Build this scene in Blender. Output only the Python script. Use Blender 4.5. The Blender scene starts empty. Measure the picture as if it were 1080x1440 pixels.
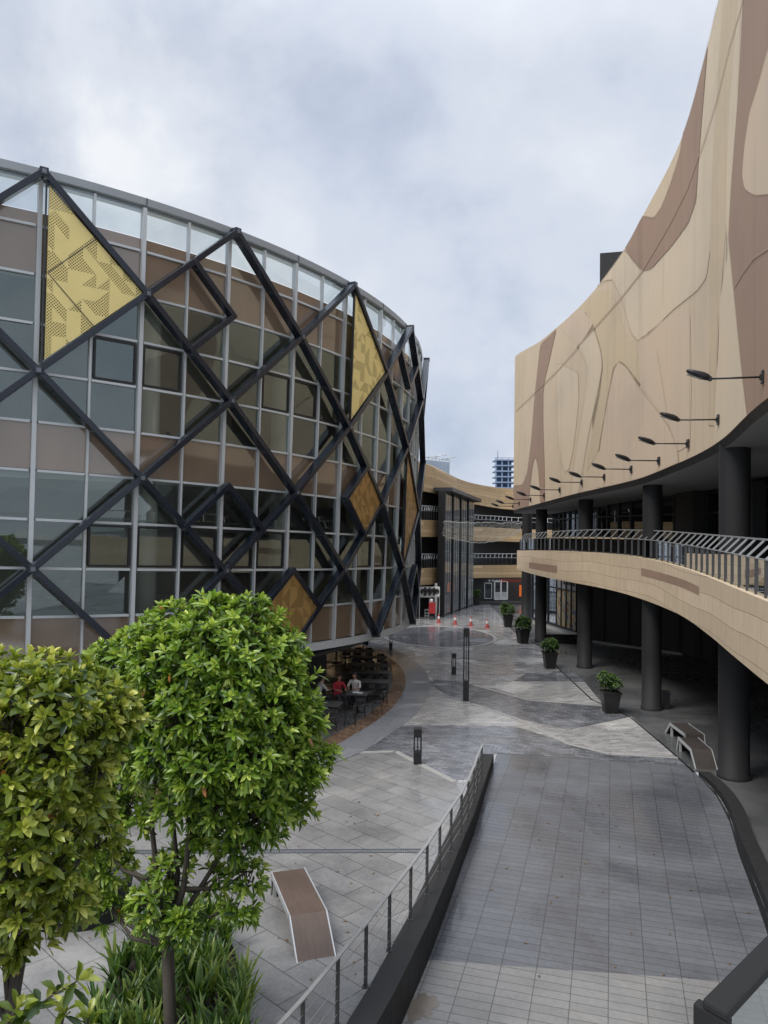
import bpy, bmesh, math, random
from math import sin, cos, pi, atan, sqrt, radians
from mathutils import Vector, Matrix, noise
random.seed(7)
C = bpy.context.scene.collection
V = Vector

# ------------------------------------------------------------------ camera model
F, HZ, ROLL, H = 1081.0, 744.68, 0.0137, 7.0
PITCH = atan((HZ - 720) / F)

def ray(px, py):
    c, s = cos(ROLL), sin(ROLL); du, dv = px - 540, py - 720
    u = c * du + s * dv; v = -s * du + c * dv
    c, s = cos(PITCH), sin(PITCH)
    Y = F * c + v * s; Z = F * s - v * c
    return u / Y, Z / Y
def G(px, py, z=0.0):                      # the point of the level z seen at a pixel of the photograph
    x, k = ray(px, py); Y = (z - H) / k
    return V((x * Y, Y, z))
def at(px, py, Y):                         # the point at the distance Y seen at a pixel
    x, k = ray(px, py)
    return V((x * Y, Y, H + k * Y))

def interp(tab, y):                        # smooth curve through (y, value) pairs
    n = len(tab)
    if y <= tab[0][0]:
        s = (tab[1][1] - tab[0][1]) / (tab[1][0] - tab[0][0]); return tab[0][1] + s * (y - tab[0][0])
    if y >= tab[-1][0]:
        s = (tab[-1][1] - tab[-2][1]) / (tab[-1][0] - tab[-2][0]); return tab[-1][1] + s * (y - tab[-1][0])
    for i in range(n - 1):
        if tab[i][0] <= y <= tab[i + 1][0]: break
    def m(j):
        a, b = max(j - 1, 0), min(j + 1, n - 1)
        return (tab[b][1] - tab[a][1]) / (tab[b][0] - tab[a][0])
    h = tab[i + 1][0] - tab[i][0]; t = (y - tab[i][0]) / h
    return ((2*t**3 - 3*t*t + 1) * tab[i][1] + (t**3 - 2*t*t + t) * h * m(i)
            + (-2*t**3 + 3*t*t) * tab[i + 1][1] + (t**3 - t*t) * h * m(i + 1))

# ------------------------------------------------------------------ object helpers
def tag(o, label=None, cat=None, group=None, kind=None):
    for k, v in (('label', label), ('category', cat), ('group', group), ('kind', kind)):
        if v: o[k] = v
    return o
def thing(name, label, cat, loc=(0, 0, 0), rz=0.0, group=None):
    o = bpy.data.objects.new(name, None); C.objects.link(o)
    o.location = loc; o.rotation_euler = (0, 0, rz); o.empty_display_size = 0.2
    return tag(o, label, cat, group)
def copy_tree(o, parent=None):
    c = o.copy(); C.objects.link(c); c.parent = parent
    for ch in list(o.children): copy_tree(ch, c)
    return c
def root_matrix(o):
    while o.parent: o = o.parent
    return Matrix.Translation(o.location) @ o.rotation_euler.to_matrix().to_4x4()

class MB:
    def __init__(self): self.v = []; self.f = []; self.mi = []; self.sm = []; self.uv = {}
    def add(self, vs, fs, m=0, smooth=False):
        b = len(self.v); self.v += [tuple(p) for p in vs]
        for f in fs:
            self.f.append([b + i for i in f]); self.mi.append(m); self.sm.append(smooth)
        return self
    def quad(self, a, b, c, d, m=0, uv=None):
        self.add((a, b, c, d), [(0, 1, 2, 3)], m)
        if uv: self.uv[len(self.f) - 1] = uv
        return self
    def hexa(self, p, m=0):                # 8 corners, bottom 4 then top 4
        return self.add(p, [(3, 2, 1, 0), (4, 5, 6, 7), (0, 1, 5, 4), (1, 2, 6, 5), (2, 3, 7, 6), (3, 0, 4, 7)], m)
    def box(self, c, s, rz=0.0, m=0, taper=1.0):
        R = Matrix.Rotation(rz, 3, 'Z'); c = V(c); p = []
        for z in (-.5, .5):
            k = taper if z < 0 else 1.0
            for x, y in ((-.5, -.5), (.5, -.5), (.5, .5), (-.5, .5)):
                p.append(c + R @ V((x * s[0] * k, y * s[1] * k, z * s[2])))
        return self.hexa(p, m)
    def bar(self, p, q, w, h, up=(0, 0, 1), m=0):
        p, q = V(p), V(q); d = (q - p).normalized(); up = V(up)
        sd = d.cross(up)
        if sd.length < 1e-4: sd = d.cross(V((0, 1, 0)))
        sd.normalize(); up = sd.cross(d).normalized(); r = []
        for e in (p, q):
            for a, b in ((-.5, -.5), (.5, -.5), (.5, .5), (-.5, .5)):
                r.append(e + sd * (a * w) + up * (b * h))
        return self.hexa(r, m)
    def tube(self, pts, r, n=8, m=0, cap=True):
        pts = [V(p) for p in pts]; k = len(pts)
        if not isinstance(r, (list, tuple)): r = [r] * k
        b = len(self.v); ref = V((0.13, 0.21, 1)).normalized()
        for i, p in enumerate(pts):
            d = (pts[min(i + 1, k - 1)] - pts[max(i - 1, 0)]).normalized()
            a = d.cross(ref)
            if a.length < .1: a = d.cross(V((1, 0, 0)))
            a.normalize(); c = d.cross(a)
            for j in range(n):
                t = 2 * pi * j / n; self.v.append(tuple(p + (a * cos(t) + c * sin(t)) * r[i]))
        for i in range(k - 1):
            for j in range(n):
                self.f.append([b + i*n + j, b + i*n + (j+1) % n, b + (i+1)*n + (j+1) % n, b + (i+1)*n + j]); self.mi.append(m); self.sm.append(True)
        if cap:
            self.f.append([b + j for j in range(n)][::-1]); self.f.append([b + (k-1)*n + j for j in range(n)])
            self.mi += [m, m]; self.sm += [False, False]
        return self
    def lathe(self, c, prof, n=24, m=0):
        c = V(c); b = len(self.v)
        for r, z in prof:
            for j in range(n):
                t = 2 * pi * j / n; self.v.append((c.x + r*cos(t), c.y + r*sin(t), c.z + z))
        for i in range(len(prof) - 1):
            for j in range(n):
                self.f.append([b + i*n + j, b + i*n + (j+1) % n, b + (i+1)*n + (j+1) % n, b + (i+1)*n + j]); self.mi.append(m); self.sm.append(True)
        return self
    def prism(self, poly, z0, z1, m=0):
        n = len(poly); a = [(p[0], p[1], z0) for p in poly]; t = [(p[0], p[1], z1) for p in poly]
        self.add(a + t, [tuple(range(n))[::-1], tuple(range(n, 2*n))] + [(i, (i+1) % n, n + (i+1) % n, n + i) for i in range(n)], m)
        return self
    def grid(self, rows, m=0, smooth=True, uvs=None):
        b = len(self.v); nc = len(rows[0])
        for r in rows: self.v += [tuple(p) for p in r]
        for i in range(len(rows) - 1):
            for j in range(nc - 1):
                self.f.append([b + i*nc + j, b + i*nc + j + 1, b + (i+1)*nc + j + 1, b + (i+1)*nc + j]); self.mi.append(m); self.sm.append(smooth)
                if uvs: self.uv[len(self.f) - 1] = (uvs[i][j], uvs[i][j+1], uvs[i+1][j+1], uvs[i+1][j])
        return self
    def build(self, name, mats, parent=None, world=False, bevel=0.0, kind=None):
        me = bpy.data.meshes.new(name)
        vs = self.v
        if parent and world:
            M = root_matrix(parent).inverted(); vs = [tuple(M @ V(p)) for p in vs]
        me.from_pydata(vs, [], self.f)
        if not isinstance(mats, (list, tuple)): mats = [mats]
        for mt in mats: me.materials.append(mt)
        me.polygons.foreach_set('material_index', self.mi); me.polygons.foreach_set('use_smooth', self.sm)
        if self.uv:
            uv = me.uv_layers.new(name='UVMap')
            for fi, co in self.uv.items():
                for k, li in enumerate(me.polygons[fi].loop_indices): uv.data[li].uv = co[k]
        me.update()
        o = bpy.data.objects.new(name, me); C.objects.link(o)
        if parent: o.parent = parent
        if bevel:
            md = o.modifiers.new('bevel', 'BEVEL'); md.width = bevel; md.segments = 2; md.limit_method = 'ANGLE'
        if kind: o['kind'] = kind
        return o

# ------------------------------------------------------------------ materials
class N:
    def __init__(self, name):
        self.m = bpy.data.materials.new(name); self.m.use_nodes = True
        self.t = self.m.node_tree; self.t.nodes.clear()
        self.out = self.n('ShaderNodeOutputMaterial')
    def n(self, typ, **kw):
        x = self.t.nodes.new(typ)
        for k, v in kw.items():
            if k in x.inputs: self.set(x, k, v)
            else: setattr(x, k, v)
        return x
    def set(self, x, k, v):
        if hasattr(v, 'is_output') or isinstance(v, bpy.types.NodeSocket): self.t.links.new(v, x.inputs[k])
        else: x.inputs[k].default_value = v
    def link(self, a, b): self.t.links.new(a, b)
    def ramp(self, fac, stops):
        r = self.n('ShaderNodeValToRGB'); e = r.color_ramp.elements
        while len(e) < len(stops): e.new(.5)
        for i, (p, c) in enumerate(stops):
            e[i].position = p; e[i].color = c if len(c) == 4 else (*c, 1)
        self.link(fac, r.inputs['Fac']); return r.outputs['Color']
    def mix(self, fac, a, b, mode='MIX'):
        x = self.n('ShaderNodeMix'); x.data_type = 'RGBA'; x.blend_type = mode
        for i, v in ((0, fac), (6, a), (7, b)):
            if isinstance(v, bpy.types.NodeSocket): self.link(v, x.inputs[i])
            else: x.inputs[i].default_value = v if (i == 0 or len(v) == 4) else (*v, 1)
        return x.outputs[2]
    def math(self, op, a, b=0.0, clamp=False):
        x = self.n('ShaderNodeMath'); x.operation = op; x.use_clamp = clamp
        for i, v in ((0, a), (1, b)):
            if isinstance(v, bpy.types.NodeSocket): self.link(v, x.inputs[i])
            else: x.inputs[i].default_value = v
        return x.outputs[0]
    def coord(self, kind='Object', scale=(1, 1, 1), rot=(0, 0, 0), loc=(0, 0, 0)):
        c = self.n('ShaderNodeTexCoord'); mp = self.n('ShaderNodeMapping')
        self.link(c.outputs[kind], mp.inputs[0])
        mp.inputs['Scale'].default_value = scale; mp.inputs['Rotation'].default_value = rot; mp.inputs['Location'].default_value = loc
        return mp.outputs[0]
    def noise(self, vec, scale=1.0, detail=4.0, rough=.55, dist=0.0):
        x = self.n('ShaderNodeTexNoise'); self.link(vec, x.inputs['Vector'])
        x.inputs['Scale'].default_value = scale; x.inputs['Detail'].default_value = detail
        x.inputs['Roughness'].default_value = rough; x.inputs['Distortion'].default_value = dist
        return x.outputs['Fac']
    def bump(self, h, strength=.3, dist=.01, normal=None):
        x = self.n('ShaderNodeBump'); self.link(h, x.inputs['Height'])
        x.inputs['Strength'].default_value = strength; x.inputs['Distance'].default_value = dist
        if normal: self.link(normal, x.inputs['Normal'])
        return x.outputs[0]
    def principled(self, color, rough=.5, metal=0.0, spec=.5, normal=None, **kw):
        p = self.n('ShaderNodeBsdfPrincipled')
        for k, v in (('Base Color', color), ('Roughness', rough), ('Metallic', metal), ('Specular IOR Level', spec)):
            if isinstance(v, bpy.types.NodeSocket): self.link(v, p.inputs[k])
            else: p.inputs[k].default_value = (*v, 1) if k == 'Base Color' and len(v) == 3 else v
        if normal: self.link(normal, p.inputs['Normal'])
        for k, v in kw.items(): p.inputs[k.replace('_', ' ')].default_value = v
        return p.outputs[0]
    def done(self, s): self.link(s, self.out.inputs['Surface']); return self.m

def simple(name, col, rough=.5, metal=0.0, var=.18, scale=3.0, bump=.0, spec=.5, stretch=(1, 1, 1)):
    n = N(name); v = n.coord('Object', stretch)
    f = n.noise(v, scale, 6, .6); g = n.noise(v, scale * 9, 3, .6)
    dk = tuple(c * (1 - var) for c in col); lt = tuple(min(1, c * (1 + var)) for c in col)
    c = n.mix(n.math('ADD', n.math('MULTIPLY', f, .65), n.math('MULTIPLY', g, .35)), dk, lt)
    rr = n.math('ADD', n.math('MULTIPLY', f, .25), rough - .12)
    nm = n.bump(g, bump, .01) if bump else None
    return n.done(n.principled(c, rr, metal, spec, nm))

def glass(name, tint, base=.1, tintrough=0.0, dirt=.05, gcol=(.92, .96, 1)):
    n = N(name); lw = n.n('ShaderNodeFresnel'); lw.inputs['IOR'].default_value = 1.5
    fac = n.math('ADD', n.math('MULTIPLY', lw.outputs[0], .9), base, True)
    v = n.coord('Object'); w = n.bump(n.noise(v, .55, 2, .5), .03, .02)
    gl = n.n('ShaderNodeBsdfGlossy'); gl.inputs['Roughness'].default_value = .012; gl.inputs['Color'].default_value = (*gcol, 1)
    n.link(w, gl.inputs['Normal'])
    tr = n.n('ShaderNodeBsdfTransparent'); tr.inputs['Color'].default_value = (*tint, 1)
    df = n.n('ShaderNodeBsdfDiffuse'); df.inputs['Color'].default_value = (.35, .36, .36, 1)
    m0 = n.n('ShaderNodeMixShader'); n.link(n.math('MULTIPLY', n.noise(v, 1.4, 5, .6), dirt), m0.inputs[0])
    n.link(tr.outputs[0], m0.inputs[1]); n.link(df.outputs[0], m0.inputs[2])
    m1 = n.n('ShaderNodeMixShader'); n.link(fac, m1.inputs[0]); n.link(m0.outputs[0], m1.inputs[1]); n.link(gl.outputs[0], m1.inputs[2])
    return n.done(m1.outputs[0])

def paving(name, col, joint, bw, bh, rot, wet=.5, off=.5, gap=.012, contrast=.22, squash=1.0, uneven=.0, stain=.35, wetscale=.22, mottle=0.0):
    n = N(name); v = n.coord('Object', rot=(0, 0, rot))
    vd = v
    if uneven:
        w = n.n('ShaderNodeVectorMath'); w.operation = 'ADD'
        nz = n.n('ShaderNodeTexNoise'); n.link(v, nz.inputs['Vector']); nz.inputs['Scale'].default_value = 3.0
        sc = n.n('ShaderNodeVectorMath'); sc.operation = 'SCALE'; n.link(nz.outputs['Color'], sc.inputs[0]); sc.inputs['Scale'].default_value = uneven
        n.link(v, w.inputs[0]); n.link(sc.outputs[0], w.inputs[1]); vd = w.outputs[0]
    b = n.n('ShaderNodeTexBrick'); n.link(vd, b.inputs['Vector'])
    b.offset = off; b.inputs['Scale'].default_value = 1.0; b.inputs['Brick Width'].default_value = bw; b.inputs['Row Height'].default_value = bh
    b.inputs['Mortar Size'].default_value = gap; b.inputs['Mortar Smooth'].default_value = .2; b.inputs['Bias'].default_value = 0.0
    b.inputs['Color1'].default_value = (*[c * (1 - contrast) for c in col], 1); b.inputs['Color2'].default_value = (*[c * (1 + contrast) for c in col], 1)
    b.inputs['Mortar'].default_value = (*joint, 1)
    st = n.noise(v, .55, 8, .68, .6)
    stc = n.ramp(st, [(.30, (1 - stain, 1 - stain, 1 - stain * .95)), (.55, (1, 1, 1)), (.8, (1.0, .97, .92))])
    c = n.mix(1.0, b.outputs['Color'], stc, 'MULTIPLY')
    fine = n.noise(v, 14, 4, .65)
    c = n.mix(.5, c, n.ramp(fine, [(.3, (.72, .72, .72)), (.7, (1.12, 1.12, 1.12))]), 'MULTIPLY')
    if mottle:
        mo = n.noise(n.coord('Object', (1.3, 3.2, 1), rot=(0, 0, .1)), 1.0, 6, .7, .5)
        c = n.mix(mottle, c, n.ramp(mo, [(.36, (.42, .42, .44)), (.5, (1, 1, 1)), (.62, (1.35, 1.33, 1.28))]), 'MULTIPLY')
    wt = n.noise(v, wetscale, 5, .6, .8)
    wetm = n.ramp(wt, [(max(.02, .62 - wet * .4), (0, 0, 0)), (max(.1, .78 - wet * .4), (1, 1, 1))])
    rough = n.math('ADD', n.math('MULTIPLY', wetm, -.38), .46)
    rough = n.math('ADD', rough, n.math('MULTIPLY', fine, .08))
    c = n.mix(n.math('MULTIPLY', wetm, .55), c, n.mix(1.0, c, (.62, .64, .68), 'MULTIPLY'))
    hgt = n.math('ADD', n.math('MULTIPLY', b.outputs['Fac'], -1.0), n.math('MULTIPLY', fine, .35 + uneven * 6))
    hgt = n.math('ADD', hgt, n.math('MULTIPLY', n.noise(v, 1.5, 4, .6), .8))
    nm = n.bump(hgt, .16 if not uneven else .28, .005 if not uneven else .008)
    return n.done(n.principled(c, rough, 0, .5, nm))

def cladding(name, col, var=.10, streak=.32):
    n = N(name); v = n.coord('Object')
    vs = n.coord('Object', (9, 9, .35)); vb = n.coord('Object', (30, 30, 1.2))
    a = n.noise(vs, 1.0, 5, .6); b = n.noise(vb, 1.0, 3, .6); d = n.noise(v, .22, 5, .6)
    c = n.mix(n.math('MULTIPLY', n.math('ADD', a, n.math('MULTIPLY', b, .7)), .6), tuple(x * (1 - var) for x in col), tuple(min(1, x * (1 + var)) for x in col))
    c = n.mix(.7, c, n.ramp(d, [(.25, (.80, .80, .84)), (.5, (1, 1, 1)), (.75, (1.08, 1.04, .96))]), 'MULTIPLY')
    vr = n.coord('Object', (1.6, 1.6, .05)); r = n.noise(vr, 1.0, 4, .7)
    c = n.mix(streak, c, n.ramp(r, [(.28, (.55, .52, .50)), (.45, (1, 1, 1))]), 'MULTIPLY')
    nm = n.bump(n.math('ADD', a, b), .25, .004)
    return n.done(n.principled(c, .72, 0, .3, nm))

def planks(name, col, bw=4.5, bh=.42, contrast=.16, joint=(.14, .10, .065)):
    n = N(name); v = n.coord('UV'); wv = n.n('ShaderNodeTexNoise'); n.link(v, wv.inputs['Vector']); wv.inputs['Scale'].default_value = .12; wv.inputs['Detail'].default_value = 1.0
    sp = n.n('ShaderNodeSeparateXYZ'); n.link(v, sp.inputs[0]); cb = n.n('ShaderNodeCombineXYZ')
    n.link(sp.outputs[0], cb.inputs[0]); n.link(n.math('ADD', sp.outputs[1], n.math('MULTIPLY', wv.outputs['Fac'], .7)), cb.inputs[1])
    b = n.n('ShaderNodeTexBrick'); n.link(cb.outputs[0], b.inputs['Vector']); b.offset = .37; b.inputs['Scale'].default_value = 1.0
    b.inputs['Brick Width'].default_value = bw; b.inputs['Row Height'].default_value = bh; b.inputs['Mortar Size'].default_value = .011; b.inputs['Mortar Smooth'].default_value = .3
    b.inputs['Color1'].default_value = (col[0] * (1 - contrast), col[1] * (1 - contrast), col[2] * (1 - contrast * 1.2), 1)
    b.inputs['Color2'].default_value = (col[0] * (1 + contrast * .6), col[1] * (1 + contrast * .6), col[2] * (1 + contrast * .7), 1)
    b.inputs['Mortar'].default_value = (*joint, 1)
    o = n.coord('Object', (4, 4, 1.2)); f = n.noise(o, 1.0, 6, .62)
    c = n.mix(.6, b.outputs['Color'], n.ramp(f, [(.3, (.82, .80, .78)), (.6, (1.04, 1.03, 1.0))]), 'MULTIPLY')
    nm = n.bump(n.math('MULTIPLY', b.outputs['Fac'], -1.0), .5, .01)
    return n.done(n.principled(c, .66, 0, .3, nm))

def leaf_mat(name, lo, mid, hi, gloss=.30, trans=.32):
    n = N(name); g = n.n('ShaderNodeNewGeometry')
    at_ = n.n('ShaderNodeAttribute'); at_.attribute_name = 'tone'
    f = n.math('ADD', n.math('MULTIPLY', at_.outputs['Fac'], .75), n.math('MULTIPLY', g.outputs['Random Per Island'], .25))
    c = n.ramp(f, [(.12, lo), (.5, mid), (.9, hi)])
    old = n.math('GREATER_THAN', g.outputs['Random Per Island'], .998)
    c = n.mix(old, c, (.34, .13, .035))
    p = n.principled(c, gloss, 0, .5)
    t = n.n('ShaderNodeBsdfTranslucent'); n.link(n.mix(1.0, c, (1.25, 1.25, .55), 'MULTIPLY'), t.inputs['Color'])
    m = n.n('ShaderNodeMixShader'); m.inputs[0].default_value = trans
    n.link(p, m.inputs[1]); n.link(t.outputs[0], m.inputs[2])
    return n.done(m.outputs[0])

def gold_mat(name, col, metal=.35):
    n = N(name); uv = n.coord('UV')
    # clusters of punched holes in blocks of small triangles
    s = n.n('ShaderNodeSeparateXYZ'); n.link(uv, s.inputs[0])
    def cell(step, ox):
        fx = n.math('SUBTRACT', n.math('FRACT', n.math('ADD', n.math('DIVIDE', s.outputs[0], step), ox)), .5)
        fy = n.math('SUBTRACT', n.math('FRACT', n.math('ADD', n.math('DIVIDE', s.outputs[1], step), ox)), .5)
        return n.math('SQRT', n.math('ADD', n.math('MULTIPLY', fx, fx), n.math('MULTIPLY', fy, fy)))
    d = n.math('MINIMUM', cell(.082, 0.0), cell(.082, .5))
    hole = n.math('LESS_THAN', d, .25)
    B = .36
    bx = n.math('FRACT', n.math('DIVIDE', s.outputs[0], B)); by = n.math('FRACT', n.math('DIVIDE', s.outputs[1], B))
    ix = n.math('FLOOR', n.math('DIVIDE', s.outputs[0], B)); iy = n.math('FLOOR', n.math('DIVIDE', s.outputs[1], B))
    cb = n.n('ShaderNodeCombineXYZ'); n.link(ix, cb.inputs[0]); n.link(iy, cb.inputs[1])
    wn = n.n('ShaderNodeTexWhiteNoise'); wn.noise_dimensions = '2D'; n.link(cb.outputs[0], wn.inputs['Vector'])
    tri = n.math('GREATER_THAN', n.math('ADD', bx, by), 1.0); tri2 = n.math('GREATER_THAN', bx, by)
    ch = n.math('GREATER_THAN', wn.outputs['Value'], .5); any_ = n.math('GREATER_THAN', wn.outputs['Value'], .12)
    wv = wn.outputs['Value']
    def between(lo, hi): return n.math('MULTIPLY', n.math('GREATER_THAN', wv, lo), n.math('LESS_THAN', wv, hi))
    sel = n.math('MULTIPLY', tri, between(.12, .30)); sel = n.math('ADD', sel, n.math('MULTIPLY', tri2, between(.30, .48)))
    sel = n.math('ADD', sel, n.math('MULTIPLY', n.math('SUBTRACT', 1.0, tri), between(.48, .64))); sel = n.math('ADD', sel, between(.64, .84))
    hole = n.math('MULTIPLY', n.math('MULTIPLY', hole, sel), any_)
    sheet = n.mix(n.noise(uv, 2.0, 4, .5), tuple(c * .92 for c in col), tuple(min(1, c * 1.08) for c in col))
    p = n.principled(sheet, .42, metal, .5)
    tr = n.n('ShaderNodeBsdfTransparent'); tr.inputs[0].default_value = (.6, .6, .6, 1)
    m = n.n('ShaderNodeMixShader'); n.link(n.math('MULTIPLY', hole, .82), m.inputs[0]); n.link(p, m.inputs[1]); n.link(tr.outputs[0], m.inputs[2])
    return n.done(m.outputs[0])

def wood_mat(name, a, b):
    n = N(name); v = n.coord('Object', (14, 1.0, 1.0)); f = n.noise(v, 2.2, 7, .65, .4); w = n.noise(n.coord('Object'), 1.3, 4)
    pl = n.n('ShaderNodeSeparateXYZ'); n.link(n.coord('Object'), pl.inputs[0])
    g = n.math('FRACT', n.math('DIVIDE', pl.outputs[0], .105)); gp = n.math('LESS_THAN', g, .035)
    c = n.mix(f, a, b); c = n.mix(.6, c, n.ramp(w, [(.35, (.6, .6, .6)), (.65, (1.05, 1.05, 1.05))]), 'MULTIPLY')
    c = n.mix(n.math('MULTIPLY', gp, .55), c, (.03, .025, .02))
    return n.done(n.principled(c, .5, 0, .4, n.bump(f, .3, .004)))

M = {}
M['brace'] = simple('dark_blue_steel_paint', (.014, .019, .030), .24, .15, .35, 1.2, .03, .6)
M['alu'] = simple('grey_aluminium', (.56, .585, .59), .42, .15, .1, 2)
M['alu_dark'] = simple('dark_aluminium', (.035, .037, .04), .4, .2, .2, 2)
M['black'] = simple('black_metal', (.014, .014, .015), .42, 0, .3, 3)
M['column'] = simple('charcoal_column_paint', (.010, .0103, .0115), .72, 0, .25, .8, .05, .5, (3, 3, .4))
M['pane'] = glass('facade_glass', (.84, .87, .82), .13, 0, .05, (.80, .93, .92))
M['parapet'] = glass('parapet_glass', (.80, .86, .86), .06, 0, .22)
M['railglass'] = glass('balustrade_glass', (.42, .48, .46), .06, 0, .04)
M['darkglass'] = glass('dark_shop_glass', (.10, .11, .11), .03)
M['towerglass'] = glass('tower_glass', (.30, .32, .32), .28)
M['spandrel'] = (lambda n: n.done(n.principled(n.mix(n.noise(n.coord('Object', (1, 1, .3)), 1.2, 5, .6), (.175, .128, .088), (.245, .182, .126)), .06, 0, .5, n.bump(n.noise(n.coord('Object'), .5, 2, .5), .03, .02), IOR=2.1)))(N('brown_spandrel'))
M['slab'] = simple('interior_slab', (.60, .62, .58), .7, 0, .1, 1)
M['core'] = simple('interior_wall', (.30, .30, .28), .8, 0, .25, .5)
M['icol'] = simple('pale_interior_column', (.72, .75, .70), .6, 0, .06, 1)
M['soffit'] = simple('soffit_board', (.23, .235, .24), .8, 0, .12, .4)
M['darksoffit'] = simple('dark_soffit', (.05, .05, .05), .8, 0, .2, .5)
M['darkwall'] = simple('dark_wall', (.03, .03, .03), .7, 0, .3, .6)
M['gold'] = gold_mat('gold_perforated_sheet', (.84, .68, .27), .1)
M['gold2'] = gold_mat('bronze_perforated_sheet', (.50, .31, .11), .45)
M['beige'] = cladding('beige_cladding', (.555, .442, .312))
M['pink'] = cladding('pale_pink_cladding', (.560, .438, .320))
M['pale'] = cladding('pale_cladding', (.590, .482, .348))
M['brown'] = cladding('brown_cladding', (.315, .212, .152), .14, .35)
M['olive'] = cladding('ochre_cladding', (.535, .425, .285))
M['joint'] = simple('panel_joint', (.33, .245, .165), .8, 0, .2, 3)
M['fascia'] = planks('fascia_cladding', (.62, .495, .355), 5.5, .46, .12, (.36, .27, .185))
M['farfascia'] = planks('far_fascia_cladding', (.60, .43, .25), 6.0, .30, .22, (.30, .2, .11))
M['cobble'] = paving('wet_granite_setts', (.50, .49, .475), (.30, .29, .28), .34, .17, .1, .8, .5, .012, .26, 1, .05, .42, .35, .45)
M['cobble_dark'] = paving('dark_wet_setts', (.235, .24, .255), (.15, .15, .155), .30, .15, .3, .75, .5, .010, .32, 1, .05, .35, .3, .4)
M['cobble_light'] = paving('pale_wet_setts', (.53, .515, .49), (.34, .33, .31), .36, .16, -.15, .75, .5, .010, .22, 1, .04, .35, .3, .3)
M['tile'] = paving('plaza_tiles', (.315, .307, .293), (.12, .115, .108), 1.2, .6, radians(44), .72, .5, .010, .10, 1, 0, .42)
M['ramp_light'] = paving('ramp_planks_pale', (.235, .229, .218), (.09, .088, .084), .585, .205, radians(16.5), .25, 0.0, .008, .07, 1, 0, .2)
M['ramp_dark'] = paving('ramp_planks_grey', (.140, .144, .155), (.06, .06, .063), .585, .205, radians(16.5), .5, 0.0, .008, .08, 1, 0, .22)
M['smooth'] = paving('smooth_grey_paving', (.33, .335, .345), (.12, .12, .12), 1.5, 1.5, .2, .9, .5, .006, .08, 1, 0, .25)
M['orange'] = paving('orange_wet_border', (.27, .175, .115), (.12, .08, .05), .30, .12, .9, .6, .5, .01, .3, 1, .03, .4)
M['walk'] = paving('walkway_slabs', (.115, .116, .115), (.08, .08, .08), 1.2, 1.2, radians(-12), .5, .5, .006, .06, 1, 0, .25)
M['kerb'] = simple('pale_kerb_stone', (.33, .325, .31), .5, 0, .15, 2)
M['granite'] = simple('black_granite', (.013, .013, .013), .55, 0, .3, 6, 0, .25)
M['coping'] = simple('black_granite_coping', (.024, .0235, .023), .6, 0, .3, 6, 0, .35)
M['steel'] = simple('brushed_steel_rail', (.44, .43, .41), .38, .6, .15, 4)
M['steel_post'] = simple('dark_steel_post', (.085, .085, .085), .4, .5, .2, 4)
M['white'] = simple('white_paint', (.72, .72, .70), .5, 0, .08, 3)
M['wood'] = wood_mat('weathered_bench_wood', (.075, .050, .038), (.150, .108, .084))
M['bark'] = simple('grey_bark', (.065, .055, .045), .85, 0, .4, 5, .5, .3, (3, 3, .5))
M['soil'] = simple('soil', (.03, .024, .018), .95, 0, .4, 9, .6)
M['leaf'] = leaf_mat('green_leaf', (.018, .056, .009), (.175, .295, .030), (.66, .74, .20))  # palest stop covers young leaves and painted sky highlights
M['leaf2'] = leaf_mat('olive_leaf', (.026, .058, .009), (.205, .265, .030), (.70, .69, .20))
M['lily'] = leaf_mat('strap_leaf', (.020, .055, .012), (.085, .165, .030), (.34, .40, .10))
M['potleaf'] = leaf_mat('shrub_leaf', (.012, .035, .010), (.045, .10, .025), (.20, .30, .05))
M['pot'] = simple('black_plastic_pot', (.016, .016, .016), .4, 0, .3, 4)
M['red'] = simple('red_plastic', (.42, .03, .035), .45, 0, .15, 4)
M['conered'] = simple('faded_red_cone', (.38, .085, .075), .5, 0, .15, 4)
M['redcloth'] = simple('red_shirt_cloth', (.36, .02, .035), .85, 0, .2, 12)
M['whitecloth'] = simple('white_shirt_cloth', (.52, .50, .47), .85, 0, .15, 12)
M['darkcloth'] = simple('dark_trouser_cloth', (.03, .032, .04), .9, 0, .25, 12)
M['skin'] = simple('brown_skin', (.30, .165, .105), .55, 0, .08, 8)
M['hair'] = simple('black_hair', (.012, .010, .009), .5, 0, .3, 30)
M['table'] = simple('dark_table_top', (.055, .054, .053), .45, 0, .25, 4)
M['chair'] = simple('black_chair', (.022, .022, .022), .35, 0, .3, 6)
M['concrete'] = simple('pale_concrete', (.38, .38, .37), .8, 0, .15, .4)
M['netting'] = simple('white_net_cord', (.45, .45, .42), .7, 0, .1, 4)
M['ink'] = simple('black_print', (.01, .01, .01), .6)
M['redink'] = (lambda n: n.done(n.n('ShaderNodeEmission', Color=(.75, .10, .03, 1), Strength=.12).outputs[0]))(N('lit_red_letters'))
M['orangelit'] = (lambda n: n.done(n.n('ShaderNodeEmission', Color=(.95, .22, .05, 1), Strength=.3).outputs[0]))(N('lit_orange_sign'))
M['bluehaze'] = simple('haze_tinted_concrete', (.22, .29, .40), .9, 0, .15, .1)  # distance haze is put into the colours of the far tower
M['bluedark'] = simple('distant_blue_shadow', (.085, .13, .215), .9, 0, .2, .1)
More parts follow.
